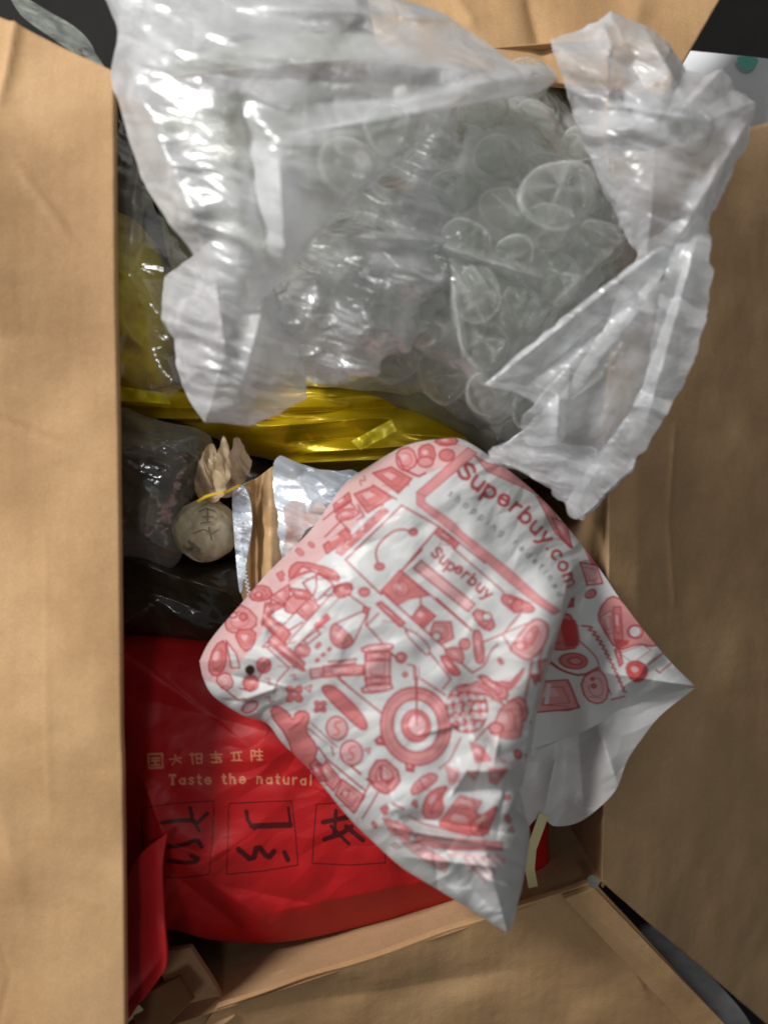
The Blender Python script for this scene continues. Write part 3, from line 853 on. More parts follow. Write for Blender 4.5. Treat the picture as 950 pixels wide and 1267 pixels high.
shape(t5, [(700, 330), (800, 260), (890, 300), (880, 480), (800, 500), (740, 470)], FD, 2, rnd=1)
cv.fill(t5((830, 310), (888, 320), (880, 470), (830, 480)), srgb(206, 70, 74)[:3])
shape(t5, [(800, 220), (850, 190), (870, 240), (810, 250)], FD)
blob(t5, 850, 560, 52, 46, FD); blob(t5, 855, 560, 26, 22, FM); line(t5, [(760, 560), (800, 620), (870, 650), (950, 600)], 3, LN, 1)
shape(t5, [(640, 850), (700, 670), (780, 690), (850, 830), (800, 850)], FM)
line(t5, [(700, 790), (740, 700)], 3, WH)
# T6 right strip
shape(t6, [(10, 0), (100, 40), (130, 180), (60, 110)], FM); shape(t6, [(160, 90), (220, 100), (300, 240), (330, 300), (250, 280)], FD, 1.4)
cv.fill(t6((190, 80), (215, 110), (240, 200), (180, 130)), srgb(204, 70, 74)[:3])
shape(t6, [(180, 270), (280, 290), (320, 400), (230, 410)], FLt); blob(t6, 268, 462, 26, 26, FD)
shape(t6, [(370, 470), (440, 500), (660, 770), (600, 780), (540, 760), (400, 810), (320, 650), (320, 560)], FM, 2.2, rnd=1)
shape(t6, [(390, 540), (430, 540), (440, 740), (390, 740)], FD, 1.6); shape(t6, [(330, 600), (380, 560), (380, 700), (350, 700)], FLt, 1)
blob(t6, 515, 690, 46, 40, FM); blob(t6, 512, 690, 34, 32, WH, 0, .8); shape(t6, [(420, 820), (560, 770), (610, 800), (500, 880)], WH, 1)
cv.fill(t6((385, 745), (480, 740), (470, 770), (400, 800)), srgb(204, 88, 88)[:3])
shape(t6, [(390, 800), (420, 790), (440, 880), (420, 900)], FD)
shape(t6, [(455, 890), (520, 860), (590, 900), (580, 970), (520, 1000), (470, 960)], srgb(216, 92, 92)[:3], rnd=1)
line(t6, [(590, 890), (680, 820)]); line(t6, [(640, 920), (660, 940), (740, 870)], 2)
zz = []
for k in range(15):
    zz.append((250 + k * 13.5, 655 + k * 28)); zz.append((292 + k * 12, 662 + k * 28))
line(t6, zz, 2.4, LN, 1); line(t6, [(370, 1100), (450, 1080)], 2)
line(t6, [(220, 740), (290, 850), (310, 940), (370, 1070)], 1.6)
shape(t6, [(200, 980), (290, 910), (340, 960), (355, 1080), (300, 1130), (220, 1100)], FLt, 2, rnd=1); blob(t6, 262, 975, 8, 8, FD); blob(t6, 268, 1018, 12, 12, FD)
shape(t6, [(60, 990), (150, 980), (185, 1150), (0, 1180)], FM, 2); line(t6, [(60, 1120), (80, 1010)], 3, WH)
# T8 lower lobe
shape(t8, [(400, 60), (520, 10), (600, 60), (640, 130), (560, 80)], FM, 1.2)
shape(t8, [(620, 140), (700, 90), (710, 280), (650, 300), (560, 260), (600, 210)], FM, 1.4, rnd=1)
blob(t8, 600, 240, 30, 26, FM); blob(t8, 684, 370, 14, 22, FD, -10)
shape(t8, [(480, 310), (540, 330), (580, 400), (510, 410)], FM, 1.2); line(t8, [(435, 290), (380, 400), (330, 440)], 2)
line(t8, [(500, 310), (570, 230)], 2)
shape(t8, [(360, 430), (420, 440), (430, 500), (380, 520)], FLt, 1); shape(t8, [(460, 450), (530, 450), (500, 500)], FLt, 1)
shape(t8, [(570, 440), (640, 440), (600, 520), (570, 500)], FM)
shape(t8, [(190, 530), (270, 460), (325, 470), (310, 510), (200, 580)], FM, 2, rnd=1); line(t8, [(235, 500), (260, 540)], 2)
shape(t8, [(245, 680), (255, 590), (300, 540), (380, 520), (340, 580), (355, 640), (320, 690)], FD, 2, rnd=1); line(t8, [(290, 670), (300, 610), (330, 580)], 2)
shape(t8, [(390, 620), (430, 570), (540, 600), (510, 650)], FM, 1.2)
shape(t8, [(330, 700), (390, 620), (510, 650), (560, 690), (570, 760), (470, 770), (330, 720)], FD, 1.0)
shape(t8, [(480, 700), (540, 670), (620, 610), (590, 700), (560, 770), (490, 770)], FD, 2, rnd=1); line(t8, [(520, 740), (540, 700)], 2)
line(t8, [(100, 610), (160, 640)]); line(t8, [(180, 670), (250, 710), (480, 770)], 1.6)
shape(t8, [(50, 680), (130, 700), (200, 740), (180, 790), (90, 750)], FM, 1)
shape(t8, [(200, 760), (480, 790), (640, 800), (640, 840), (400, 840), (230, 810)], FM, 1)
shape(t8, [(130, 780), (220, 800), (380, 900), (360, 950), (200, 850)], FLt, .8)
for k in range(5):
    line(t8, [(455 + 38 * k, 880 - 6 * k), (560 + 22 * k, 1000 - 26 * k)], 2.6, FM)
line(t8, [(380, 860), (650, 880)], 3, FLt)

PA = [(250, 815), (300, 745), (385, 655), (455, 580), (545, 547), (620, 577), (700, 650), (770, 745), (838, 820), (770, 860), (700, 882), (655, 930), (620, 960), (636, 1030), (600, 1078), (560, 1080), (485, 1045), (405, 962), (348, 905), (280, 865)]
EX = [[(512, 610), (585, 550), (625, 572), (705, 650), (725, 760), (690, 765), (512, 622)], [(497, 622), (545, 652), (471, 738), (424, 692)], [(540, 648), (650, 745), (605, 785), (497, 705)]]
def pip(x, y, poly):
    c = False
    for (ax, ay), (bx, by) in zip(poly, poly[1:] + poly[:1]):
        if (ay > y) != (by > y) and x < (bx - ax) * (y - ay) / (by - ay) + ax: c = not c
    return c
rd = random.Random(5)
for _ in range(2600):
    x, y = rd.uniform(250, 840), rd.uniform(545, 1080)
    if not pip(x, y, PA) or any(pip(x, y, e) for e in EX): continue
    r = rd.choice((4.2, 5.4, 7.0, 9.0))
    a, b, c, d = int((x - r - 1.2 - cv.x0) * 3), int((x + r + 1.2 - cv.x0) * 3), int((y - r - 1.2 - cv.y0) * 3), int((y + r + 1.2 - cv.y0) * 3)
    if cv.im[c:d, a:b, 1].std() > 0.012: continue
    k = rd.randrange(6); an = math.radians(40 + rd.choice((0, 90, 20)))
    rt = lambda pts: [(x + r * (u * math.cos(an) - v * math.sin(an)), y + r * (u * math.sin(an) + v * math.cos(an))) for u, v in pts]
    if k == 0: cv.fill(arc(x, y, r * .8, r * .8), rd.choice((FM, FD)), LN, 1.3); cv.fill(arc(x, y, r * .35, r * .35), FLt, LN, .8)
    elif k == 1: cv.fill(chaikin(rt([(-1, -.6), (1, -.6), (1, .6), (-1, .6)]), 1, True), FM, LN, 1.3); cv.stroke(rt([(-.6, 0), (.6, 0)]), 1, LN)
    elif k == 2: cv.fill(rt([(-.9, .7), (0, -.9), (.9, .7)]), FLt, LN, 1.3)
    elif k == 3: cv.stroke(rt([(-1, -.35), (1, -.35)]), 1.4, LN); cv.stroke(rt([(-1, .35), (.6, .35)]), 1.4, LN)
    elif k == 4: cv.fill(rt([(-1, -.8), (.2, -.8), (.2, -.2), (1, -.2), (1, .8), (-1, .8)]), FD, LN, 1.2)
    else: cv.stroke(chaikin(rt([(-1, .4), (-.4, -.8), (.3, .7), (1, -.5)]), 2), 1.6, LN)
_im = cv.im
for _ in range(3):   # ink bleed
    _im = (_im + np.roll(_im, 1, 0) + np.roll(_im, -1, 0) + np.roll(_im, 1, 1) + np.roll(_im, -1, 1)) / 5
cv.im = _im

bag = empty('printed_mailer', tuple(W(540, 820, 0.19)), 'white plastic mailer bag printed all over in pink with drawings and a logo panel', 'mailer bag')
BO = [(247, 818), (262, 790), (300, 745), (335, 705), (385, 655), (425, 600), (455, 578), (500, 552), (545, 543), (575, 545),
      (620, 575), (665, 612), (700, 650), (735, 695), (770, 745), (800, 785), (832, 822), (860, 849), (815, 862), (785, 872), (728, 902), (690, 920), (664, 934),
      (642, 958), (650, 1005), (655, 1035), (645, 1100), (628, 1155), (560, 1112), (520, 1088), (495, 1072), (465, 1045), (430, 1010), (385, 955), (350, 920), (330, 895), (300, 885), (265, 862), (252, 840)]
FOLD = ((700, 735), (640, 968))
def z_mailer(x, y, s):
    bul = (1 - np.clip(s, 0, 1) ** 2.8) ** 0.62
    z = 0.222 + 0.042 * bul + 0.024 * np.clip((y - 880) / 220, 0, 1) * np.clip((720 - x) / 60, 0, 1)      # resting on the red pouch
    # fold that runs down to the mouth: high to its left, sharply lower to its right
    d, t, side = seg(x, y, *FOLD)
    sd = side   # positive to the right
    wgt = sm((y - 690) / 60.0) * sm((1.25 - t) / 0.3)
    curvx = 10 * np.sin(np.clip(t, 0, 1) * np.pi)
    q = -(-sd) + curvx
    z += wgt * 0.012 * np.exp(-((q + 20) / 30) ** 2)
    z += 0.010 * np.exp(-((x - 700) / 50) ** 2 - ((y - 925) / 22) ** 2)
    z -= wgt * 0.060 * sm((q + 4) / 22) * np.exp(-np.clip(q - 26, 0, None) / 70.0)
    # swell over the right hand printed strip
    z += 0.008 * np.exp(-((x - 770) / 50) ** 2 - ((y - 800) / 60) ** 2)
    # side bend beyond the logo
    d, t, side = seg(x, y, (575, 560), (720, 740))
    z -= 0.010 * sm(side * 1.0 / 60) * sm((760 - y) / 60)
    # folds in the near lobe
    z += ridge(x, y, (478, 1022), (645, 1052), 7, 0.007) - ridge(x, y, (500, 1010), (640, 1034), 7, 0.004)
    z += ridge(x, y, (500, 1060), (640, 1075), 8, 0.005) + ridge(x, y, (565, 955), (672, 950), 11, 0.010) - ridge(x, y, (560, 978), (640, 975), 11, 0.008)
    z += ridge(x, y, (478, 985), (520, 1060), 10, 0.004) + ridge(x, y, (595, 1085), (640, 1100), 9, 0.005) - ridge(x, y, (560, 1075), (610, 1125), 12, 0.004)
    # left tip gathers
    z += ridge(x, y, (262, 800), (330, 820), 7, 0.003) - ridge(x, y, (262, 830), (350, 850), 8, 0.003) + ridge(x, y, (290, 870), (345, 850), 7, 0.004) + ridge(x, y, (300, 750), (335, 790), 8, 0.003)
    z += ridge(x, y, (325, 715), (370, 760), 10, -0.003) + ridge(x, y, (430, 600), (450, 660), 12, 0.002)
    z += 0.0025 * noise(x, y, 70, 41) + 0.0016 * noise(x + 9, y, 30, 42)
    z += 0.0016 * sfacet(x, y, 52, 43) + 0.0006 * facet(x, y, 24, 46) + 0.0008 * (s > .5) * (s - .5) * 4 * facet(x, y, 20, 44)
    rr = random.Random(12)
    for _ in range(26):
        a, b = rr.choice(((640, 950), (610, 930), (620, 1040), (300, 850), (480, 980), (560, 1060), (330, 760), (600, 900)))
        a += rr.uniform(-40, 40); b += rr.uniform(-40, 40); an = rr.uniform(0, 3.14); L = rr.uniform(30, 80)
        z += ridge(x, y, (a, b), (a + L * math.cos(an), b + L * math.sin(an)), rr.uniform(2.5, 5), rr.choice((-1, 1)) * rr.uniform(0.0008, 0.002))
    lo = 0.198 + 0.0195 * sm((x - 690) / 42) + 0.0012 * noise(x, y, 26, 47)
    z = lo + np.log1p(np.exp(np.clip((z - lo) / 0.003, -30, 30))) * 0.003
    return z
def fold_under(x, y):
    d, t, side = seg(x, y, *FOLD)
    wgt = sm((y - 715) / 60.0) * sm((1.2 - t) / 0.25)
    q = side + 10 * np.sin(np.clip(t, 0, 1) * np.pi)
    k = wgt * np.where(q < 16, sm((q + 2) / 18), np.exp(-((q - 16) / 30) ** 2))
    l = wgt * np.where(q < -2, np.exp(-((q + 2) / 26) ** 2), sm((10 - q) / 12))
    return -26 * k + 9 * l, 0 * x
sheet('front_panel', BO, (530, 800), z_mailer, 1500, 330, M['mailer'], bag, sharp=(0, 17, 27, 22), colorf=lambda x, y: cv.sample(x, y) * np.array([0.71, 0.695, 0.685, 1.0]), warp=fold_under)
BI = [(860, 851), (818, 884), (795, 912), (776, 940), (762, 976), (740, 1000), (714, 1018), (685, 1022), (668, 1010), (650, 1028), (610, 1040), (590, 1000), (625, 930), (690, 890), (770, 862)]
def z_back(x, y, s):
    z = 0.217 - 0.022 * sm((750 - x) / 60) + 0.003 * noise(x, y, 60, 51)
    z += ridge(x, y, (690, 925), (672, 1010), 10, 0.006) + ridge(x, y, (740, 900), (765, 975), 14, 0.007) - ridge(x, y, (715, 910), (722, 1000), 12, 0.006)
    z += ridge(x, y, (700, 990), (735, 1005), 8, 0.004) + 0.0015 * facet(x, y, 34, 52)
    return z
sheet('back_panel', BI, (705, 955), z_back, 300, 90, M['mailer_in'], bag, sharp=(0, 9))
def z_under(x, y, s): return z_mailer(x, y, s) - 0.0012 - 0.012 * (1 - s ** 4)
sheet('back_panel', [((x - 530) * .985 + 530, (y - 800) * .985 + 800) for x, y in BO], (530, 800), z_under, 300, 60, M['mailer_in'], bag)

# ------------------------------------------------------------------ red pouch
RED = srgb(172, 22, 25)[:3]
cr = Canvas(60, 760, 700, 1270, 2.5, RED)
GD = srgb(196, 128, 92)[:3]; BK = srgb(70, 12, 14)[:3]
r1 = tile(150, 900, 3.52); r2 = tile(340, 940, 3.167)
def cjk_strokes(pts, wd, col, t): cr.stroke(t(*pts), wd, col)
# small gilt characters (too soft to read), one square cluster of strokes each
def glyph(cx, cy, s, strokes, col=GD, wd=1.3, rot=-0.04):
    for st in strokes:
        cr.stroke([(cx + s * (a * math.cos(rot) - b * math.sin(rot)), cy + s * (a * math.sin(rot) + b * math.cos(rot))) for a, b in st], wd, col)
G1 = [[(-1, -1), (1, -1), (1, 1), (-1, 1), (-1, -1)], [(-.6, -.4), (.6, -.4)], [(-.6, 0), (.6, 0)], [(0, -.4), (0, .6)], [(-.6, .6), (.6, .6)]]
G2 = [[(-1, -.1), (1, -.3)], [(0, -.9), (-.1, .2), (-.7, .9)], [(.2, .1), (.9, .5)]]
G3 = [[(-1, -.7), (-.2, -.7)], [(-.6, -1), (-.6, .9)], [(.1, -.8), (1, -.8), (.9, .8), (.1, .8), (.1, -.8)], [(.1, 0), (.9, 0)]]
G4 = [[(-1, -.5), (1, -.5)], [(-.7, 0), (.8, 0)], [(0, -1), (0, .9)], [(-.8, .8), (.9, .8)], [(.4, .2), (.9, .6)]]
G5 = [[(-.8, .7), (.9, .7)], [(-.4, -.5), (-.5, .6)], [(.4, -.5), (.5, .6)], [(-.9, -.6), (.9, -.7)]]
G6 = [[(-.9, -.8), (-.9, .9)], [(-.9, -.8), (-.3, -.8), (-.3, .1), (-.9, .1)], [(0, -.6), (1, -.6)], [(.5, -1), (.5, .9)], [(0, .1), (1, .1)], [(.1, .8), (.9, .8)]]
for k, g in enumerate((G1, G2, G3, G4, G5, G6)):
    cx, cy = r1((150 + k * 88, 146 - k * 5))[0]
    glyph(cx, cy, 8.6 if k == 0 else 7.2, g, GD, 2.2 if k == 0 else 1.8)
lettering(cr, 'Taste the natural', path_base(r1((212, 247), (400, 247), (560, 242), (760, 248), (1000, 256))), 8.2, 2.2, GD, 0.42, 1.12)
def rs(t, pts, wd=3.2): cr.stroke(chaikin(t(*pts), 1), wd * 1.25, BK)
for bx in ([(90, 352), (240, 330), (405, 320), (398, 480), (384, 640), (270, 655), (110, 650), (95, 500)], [(470, 332), (600, 325), (742, 320), (760, 470), (770, 600), (620, 625), (460, 640), (465, 480)], [(850, 335), (1000, 325), (1140, 320), (1150, 470), (1150, 590), (1000, 600), (832, 592), (840, 460)]):
    cr.stroke(r1(*bx, bx[0]), 1.4, BK)
rs(r1, [(180, 415), (250, 405), (310, 405)], 4.5); rs(r1, [(300, 350), (318, 430), (375, 375)], 4); rs(r1, [(310, 400), (340, 450)], 3)
rs(r1, [(195, 520), (280, 512), (330, 485), (350, 520)], 4.5); rs(r1, [(200, 580), (300, 592), (345, 575), (305, 560)], 4.5); rs(r1, [(130, 500), (180, 480)], 3)
rs(r1, [(570, 430), (735, 425)], 6); rs(r1, [(545, 365), (550, 405), (580, 440)], 4); rs(r1, [(728, 350), (738, 428)], 3)
rs(r1, [(510, 530), (575, 585), (592, 508), (640, 572), (665, 540)], 5.5); rs(r1, [(712, 545), (726, 578)], 5)
rs(r2, [(190, 245), (300, 222)], 5); rs(r2, [(240, 200), (232, 300)], 4); rs(r2, [(195, 312), (260, 290), (300, 262)], 5); rs(r2, [(280, 262), (345, 315)], 5); rs(r2, [(330, 230), (400, 225)], 4); rs(r2, [(220, 260), (290, 330)], 3.5)

red = empty('red_pouch', tuple(W(400, 960, 0.15)), 'glossy red pouch with gilt lettering and black characters in boxes, under the printed mailer', 'pouch')
RO = [(60, 790), (150, 785), (235, 788), (300, 800), (450, 830), (600, 900), (668, 985), (678, 1040), (676, 1085), (650, 1101), (575, 1117), (520, 1130), (440, 1148), (370, 1163), (318, 1167), (262, 1163), (205, 1150), (150, 1160), (60, 1150)]
def z_red(x, y, s):
    z = 0.170 + 0.034 * (1 - s ** 3) ** 0.8
    z += ridge(x, y, (180, 1035), (330, 1140), 26, 0.008) - ridge(x, y, (215, 1080), (300, 1150), 16, 0.009)
    z += ridge(x, y, (330, 1130), (600, 1075), 22, 0.006) - ridge(x, y, (250, 1090), (420, 1125), 14, 0.003)
    z += ridge(x, y, (175, 960), (205, 1040), 16, 0.006) + ridge(x, y, (185, 1035), (260, 1060), 12, 0.005) - ridge(x, y, (160, 860), (330, 905), 30, 0.006)
    z -= ridge(x, y, (480, 1060), (650, 1040), 20, 0.003)
    z += 0.0025 * noise(x, y, 90, 61) + 0.0014 * noise(x, y, 34, 62) + 0.0009 * facet(x, y, 30, 63) + crumple(x, y, 0.0016, 60, 64)
    return z
sheet('front_panel', RO, (380, 980), z_red, 900, 220, M['redpack'], red, skirt=0.03, colorf=lambda x, y: cr.sample(x, y))
# side gusset sticking out at the near left
GO = [(206, 1032), (200, 1075), (202, 1130), (206, 1190), (196, 1212), (172, 1243), (156, 1262), (140, 1240), (138, 1160), (150, 1110), (172, 1060)]
def z_gus(x, y, s): return 0.212 + 0.016 * sm((x - 150) / 46) + 0.002 * noise(x, y, 40, 66) + ridge(x, y, (196, 1190), (150, 1250), 6, -0.004)
def redcol(x, y): return np.tile(np.array([*srgb(198, 34, 38)[:3], 1.0]), (len(x), 1))  # brighter red than the pouch; the gusset's lit look is in its colour
sheet('side_gusset', GO, (176, 1150), z_gus, 240, 60, M['redpack'], red, sharp=(0,), skirt=0.006, colorf=redcol)
sheet('corner_seal', [(150, 1238), (160, 1236), (178, 1250), (162, 1262), (150, 1275), (140, 1262)], (160, 1252), lambda x, y, s: 0.204 + 0 * x, 40, 6, M['cream'], red)
# cream tear strip at the right end
pth = [tuple(W(a, b, c)) for a, b, c in ((672, 1008, .196), (665, 1028, .199), (657, 1050, .200), (655, 1075, .199), (659, 1097, .197))]
ribbon('tear_strip', pth, 0.0055, M['cream'], red)

# ------------------------------------------------------------------ dark goods on the left
dk = empty('dark_packet', tuple(W(220, 730, 0.13)), 'dark olive brown packet between the wrapped ball and the red pouch', 'packet')
def z_dk(x, y, s): return 0.160 + 0.030 * (1 - s ** 3) + crumple(x, y, 0.0030, 46, 75) + ridge(x, y, (150, 690), (285, 735), 9, 0.004) - ridge(x, y, (150, 720), (260, 760), 14, 0.004)
sheet('film_body', [(80, 640), (160, 640), (240, 690), (330, 690), (350, 760), (300, 800), (230, 805), (150, 795), (80, 800)], (210, 730), z_dk, 300, 80, M['olive'], dk, skirt=0.06)

cb = empty('clear_bag', tuple(W(190, 600, 0.13)), 'small clear plastic bag of dark goods beside the left flap, left of the wrapped ball', 'plastic bag')
CBo = [(80, 510), (150, 505), (205, 520), (245, 530), (262, 560), (240, 620), (222, 690), (200, 706), (150, 690), (80, 690)]
def z_cb(x, y, s): return 0.172 + 0.022 * (1 - s ** 3) + crumple(x, y, 0.003, 40, 81)
sheet('contents', CBo, (170, 605), z_cb, 260, 60, M['darktea'], cb, skirt=0.08)
def z_cf(x, y, s): return 0.188 + 0.024 * (1 - s ** 3) + crumple(x, y, 0.005, 46, 83) + ridge(x, y, (186, 615), (178, 660), 7, 0.010) + ridge(x, y, (150, 556), (200, 550), 8, 0.006)
sheet('film_sheet', CBo, (170, 605), z_cf, 300, 80, M['thin'], cb, jitter=(5, 30))
dk2 = sheet('dark_packet', [(200, 500), (300, 510), (420, 560), (440, 640), (380, 760), (300, 800), (230, 760), (225, 620)], (320, 640), lambda x, y, s: 0.118 + 0.02 * (1 - s ** 3) + crumple(x, y, 0.003, 60, 86), 200, 50, M['olive'], None, skirt=0.08)
tag(dk2, 'dark packet underneath the wrapped ball and the foil packets', 'packet')

# wrapped ball with its twisted top
bl = empty('wrapped_ball', tuple(W(255, 656, 0.165)), 'round cream paper wrapped ball with a twisted brown top and yellow tie', 'wrapped ball')
def ball(name, c, r, mat, parent, flat=0.9, seed=1, amp=0.02, nu=72, nv=40):
    u, v = np.meshgrid(np.linspace(0, 2 * np.pi, nu, endpoint=False), np.linspace(0.02, np.pi - 0.02, nv))
    g = noise(u * 20, v * 20, 16, seed) * np.sin(v) + 0.5 * facet(np.cos(u) * 40, np.sin(u) * 40 + v * 30, 14, seed)
    pl = 0.5 * np.abs(np.sin(u * 9 + 2 * np.sin(v * 2))) * np.exp(-((v - 0.5) / 0.5) ** 2)
    R = r * (1 + amp * g - 0.03 * pl)
    co = np.stack([c[0] + R * np.cos(u) * np.sin(v), c[1] + R * np.cos(v), c[2] + flat * R * np.sin(u) * np.sin(v)], -1).reshape(-1, 3)
    id_ = np.arange(nu * nv).reshape(nv, nu)
    q = np.stack([id_[:-1], id_[1:], np.roll(id_[1:], -1, 1), np.roll(id_[:-1], -1, 1)], -1).reshape(-1, 4)
    o = mesh_from(name, co, q, mat); adopt(o, parent); return o
bc = W(255, 656, 0.190); br = 38.5 * K * (HC - 0.190)
ball('paper_ball', bc, br, M['ballpaper'], bl, 0.92, 5, 0.085, 110, 60)
def on_ball(px, py, lift=0.0009):
    # point on the ball's upper side under the sight line
    z = bc.z + br
    for _ in range(8):
        x, y, _z = P(px, py, z); rr = (x - bc.x) ** 2 + (y - bc.y) ** 2
        z = bc.z + 0.92 * math.sqrt(max(br * br - rr, 0))
    x, y, _z = P(px, py, z); p = Vector((float(x), float(y), z)); return p + (p - bc).normalized() * lift
for pts in ([(246, 634), (256, 630), (266, 634)], [(250, 640), (264, 640)], [(257, 630), (256, 648)], [(248, 648), (262, 646)],
            [(240, 660), (252, 655), (262, 660), (270, 655)], [(258, 652), (262, 668)],
            [(234, 668), (240, 676), (232, 680)], [(238, 672), (248, 680)], [(228, 676), (240, 682), (250, 684)]):
    ribbon('ink_mark', [on_ball(*p) for p in pts], 0.0006 if pts[0][1] < 665 else 0.0015, M['ink'], bl, thick=0.0003)
def fin(pts, c, z, mat, seed, lean=0.0):
    sheet('wrapper_fin', pts, c, lambda x, y, s: z + lean * (x - c[0]) + 0.012 * np.clip((605 - y) / 60, 0, 1) + crumple(x, y, 0.007, 22, seed, 1.45, 1.6), 140, 36, mat, bl, jitter=(2.5, 12))
fin([(246, 616), (243, 592), (248, 566), (258, 550), (268, 560), (273, 590), (270, 618)], (258, 588), 0.205, M['twist'], 91, 0.0002)
fin([(274, 612), (279, 580), (284, 556), (294, 541), (303, 556), (310, 576), (303, 598), (288, 612)], (292, 582), 0.206, M['twist'], 92, -0.0002)
fin([(265, 612), (266, 580), (270, 556), (276, 541), (283, 556), (284, 584), (277, 612)], (275, 582), 0.212, M['finlight'], 93)
ribbon('tie', [W(a, b, c) for a, b, c in ((246, 620, .212), (256, 614, .219), (266, 611, .223), (276, 610, .223), (286, 606, .219), (296, 601, .215))], 0.0014, M['tie'], bl, thick=0.001)

# tan packet
tp = empty('tan_packet', tuple(W(325, 650, 0.15)), 'narrow tan packet with a serrated dark edge standing right of the wrapped ball', 'packet')
sheet('packet_body', [(292, 612), (320, 590), (345, 575), (356, 600), (362, 660), (358, 720), (320, 760), (300, 740), (296, 690)], (326, 662), lambda x, y, s: 0.190 + 0.014 * np.exp(-((x - 335) / 14) ** 2) - 0.006 * np.exp(-((x - 318) / 6) ** 2) + crumple(x, y, 0.0012, 26, 95), 260, 50, M['tan'], tp, skirt=0.04)
sheet('foil_lining', [(288, 608), (304, 604), (312, 640), (306, 690), (298, 735), (292, 690)], (300, 655), lambda x, y, s: 0.204 + crumple(x, y, 0.003, 16, 96), 120, 30, M['silver'], tp, skirt=0.004)
pts_ = []
for k in range(22):
    y = 640 + k * 5; pts_.append((289 + k * 0.9, y)); pts_.append((293.5 + k * 0.9, y + 2.5))
ribbon('serrated_edge', [W(x, y, 0.209) for x, y in pts_], 0.0009, M['silver'], tp, thick=0.0004)

fp = empty('foil_packet', tuple(W(385, 620, 0.16)), 'crumpled silver blue foil packet with rosy print beside the printed mailer', 'packet')
FO = [(341, 568), (375, 574), (410, 582), (448, 586), (440, 620), (410, 650), (372, 700), (352, 705), (344, 650)]
def fcol(x, y, s): return 0.212 + crumple(x, y, 0.008, 30, 98) + 0.006 * (1 - s)
sheet('foil_body', FO, (385, 620), fcol, 300, 70, M['silver'], fp, skirt=0.03, jitter=(3, 14))
sheet('printed_patch', [(350, 628), (362, 618), (376, 622), (392, 616), (404, 628), (396, 646), (378, 656), (368, 676), (358, 690), (349, 684), (354, 660)], (374, 640), lambda x, y, s: fcol(x, y, 0.3) + 0.0008, 160, 40, M['rose'], fp, sharp='all')
db = sheet('dark_lump', [(412, 606), (424, 590), (440, 586), (470, 590), (470, 620), (420, 640), (410, 625)], (440, 610), lambda x, y, s: 0.196 + 0.006 * (1 - s ** 2), 60, 14, M['greypack'], None, skirt=0.02)
db.name = 'grey_green_pouch'
tag(db, 'small grey green pouch corner between the foil packet and the printed mailer', 'pouch')

# ------------------------------------------------------------------ gold foil packets
gp = empty('gold_foil_packet', tuple(W(400, 530, 0.14)), 'shiny gold foil packet lying across the box under the bubble wrap', 'foil packet')
GOo = [(80, 480), (150, 470), (215, 478), (300, 470), (420, 440), (560, 460), (612, 540), (600, 566), (560, 574), (500, 590), (440, 588), (370, 578), (300, 560), (240, 535), (150, 512), (80, 515)]
def z_gold(x, y, s):
    z = 0.160 + 0.026 * (1 - s ** 2.5)
    z += ridge(x, y, (320, 528), (480, 516), 8, 0.009) - ridge(x, y, (330, 512), (560, 500), 8, 0.006) + ridge(x, y, (380, 560), (560, 548), 9, 0.007) - ridge(x, y, (360, 546), (470, 540), 7, 0.006)
    z += ridge(x, y, (500, 536), (600, 545), 7, 0.006) + ridge(x, y, (150, 500), (215, 505), 6, 0.006)
    return z + crumple(x, y, 0.0045, 44, 101, 0.15, 3.0) + ridge(x, y, (330, 575), (520, 566), 5, 0.006) + ridge(x, y, (220, 505), (430, 503), 5, 0.007) - ridge(x, y, (250, 520), (420, 520), 5, 0.006)
sheet('foil_body', GOo, (380, 520), z_gold, 600, 110, M['gold'], gp, skirt=0.05, jitter=(3, 30))
sheet('end_seal', [(434, 546), (484, 519), (491, 533), (446, 557)], (463, 539), lambda x, y, s: 0.201 + 0.0015 * noise(x, y, 14, 5), 60, 10, M['goldtab'], gp, sharp=(0, 1, 2, 3))
sheet('end_seal', [(146, 478), (205, 486), (212, 500), (150, 496)], (178, 490), lambda x, y, s: 0.198 + 0.0015 * noise(x, y, 14, 6), 60, 10, M['goldtab'], gp, sharp=(0, 1, 2, 3))
gp2 = empty('yellow_packet', tuple(W(150, 380, 0.14)), 'yellow foil packet seen through clear film beside the left flap', 'foil packet')
def z_y(x, y, s): return 0.175 + 0.045 * (1 - s ** 2.2) + crumple(x, y, 0.003, 44, 104)
sheet('foil_body', [(60, 300), (120, 260), (175, 280), (206, 350), (208, 440), (190, 480), (60, 485)], (140, 380), z_y, 260, 60, M['yellow'], gp2, skirt=0.05)

# ------------------------------------------------------------------ grey packet inside the bubble wrap
ip = empty('grey_packet', tuple(W(600, 350, 0.16)), 'large grey green packet seen through the bubble wrap', 'packet')
IPo = [(150, 120), (260, 60), (420, 40), (560, 60), (700, 100), (792, 190), (845, 320), (815, 460), (720, 560), (640, 590), (560, 530), (440, 490), (330, 470), (230, 380), (190, 240)]
def z_ip(x, y, s): return 0.175 + 0.055 * (1 - s ** 2.4) ** .8 + crumple(x, y, 0.004, 90, 110)
sheet('packet_body', IPo, (530, 300), z_ip, 500, 120, M['greypack'], ip, skirt=0.06)

# ------------------------------------------------------------------ bubble wrap
bw = empty('bubble_wrap', tuple(W(520, 280, 0.2)), 'torn sheet of milky clear bubble wrap bunched over the far half of the box', 'bubble wrap')
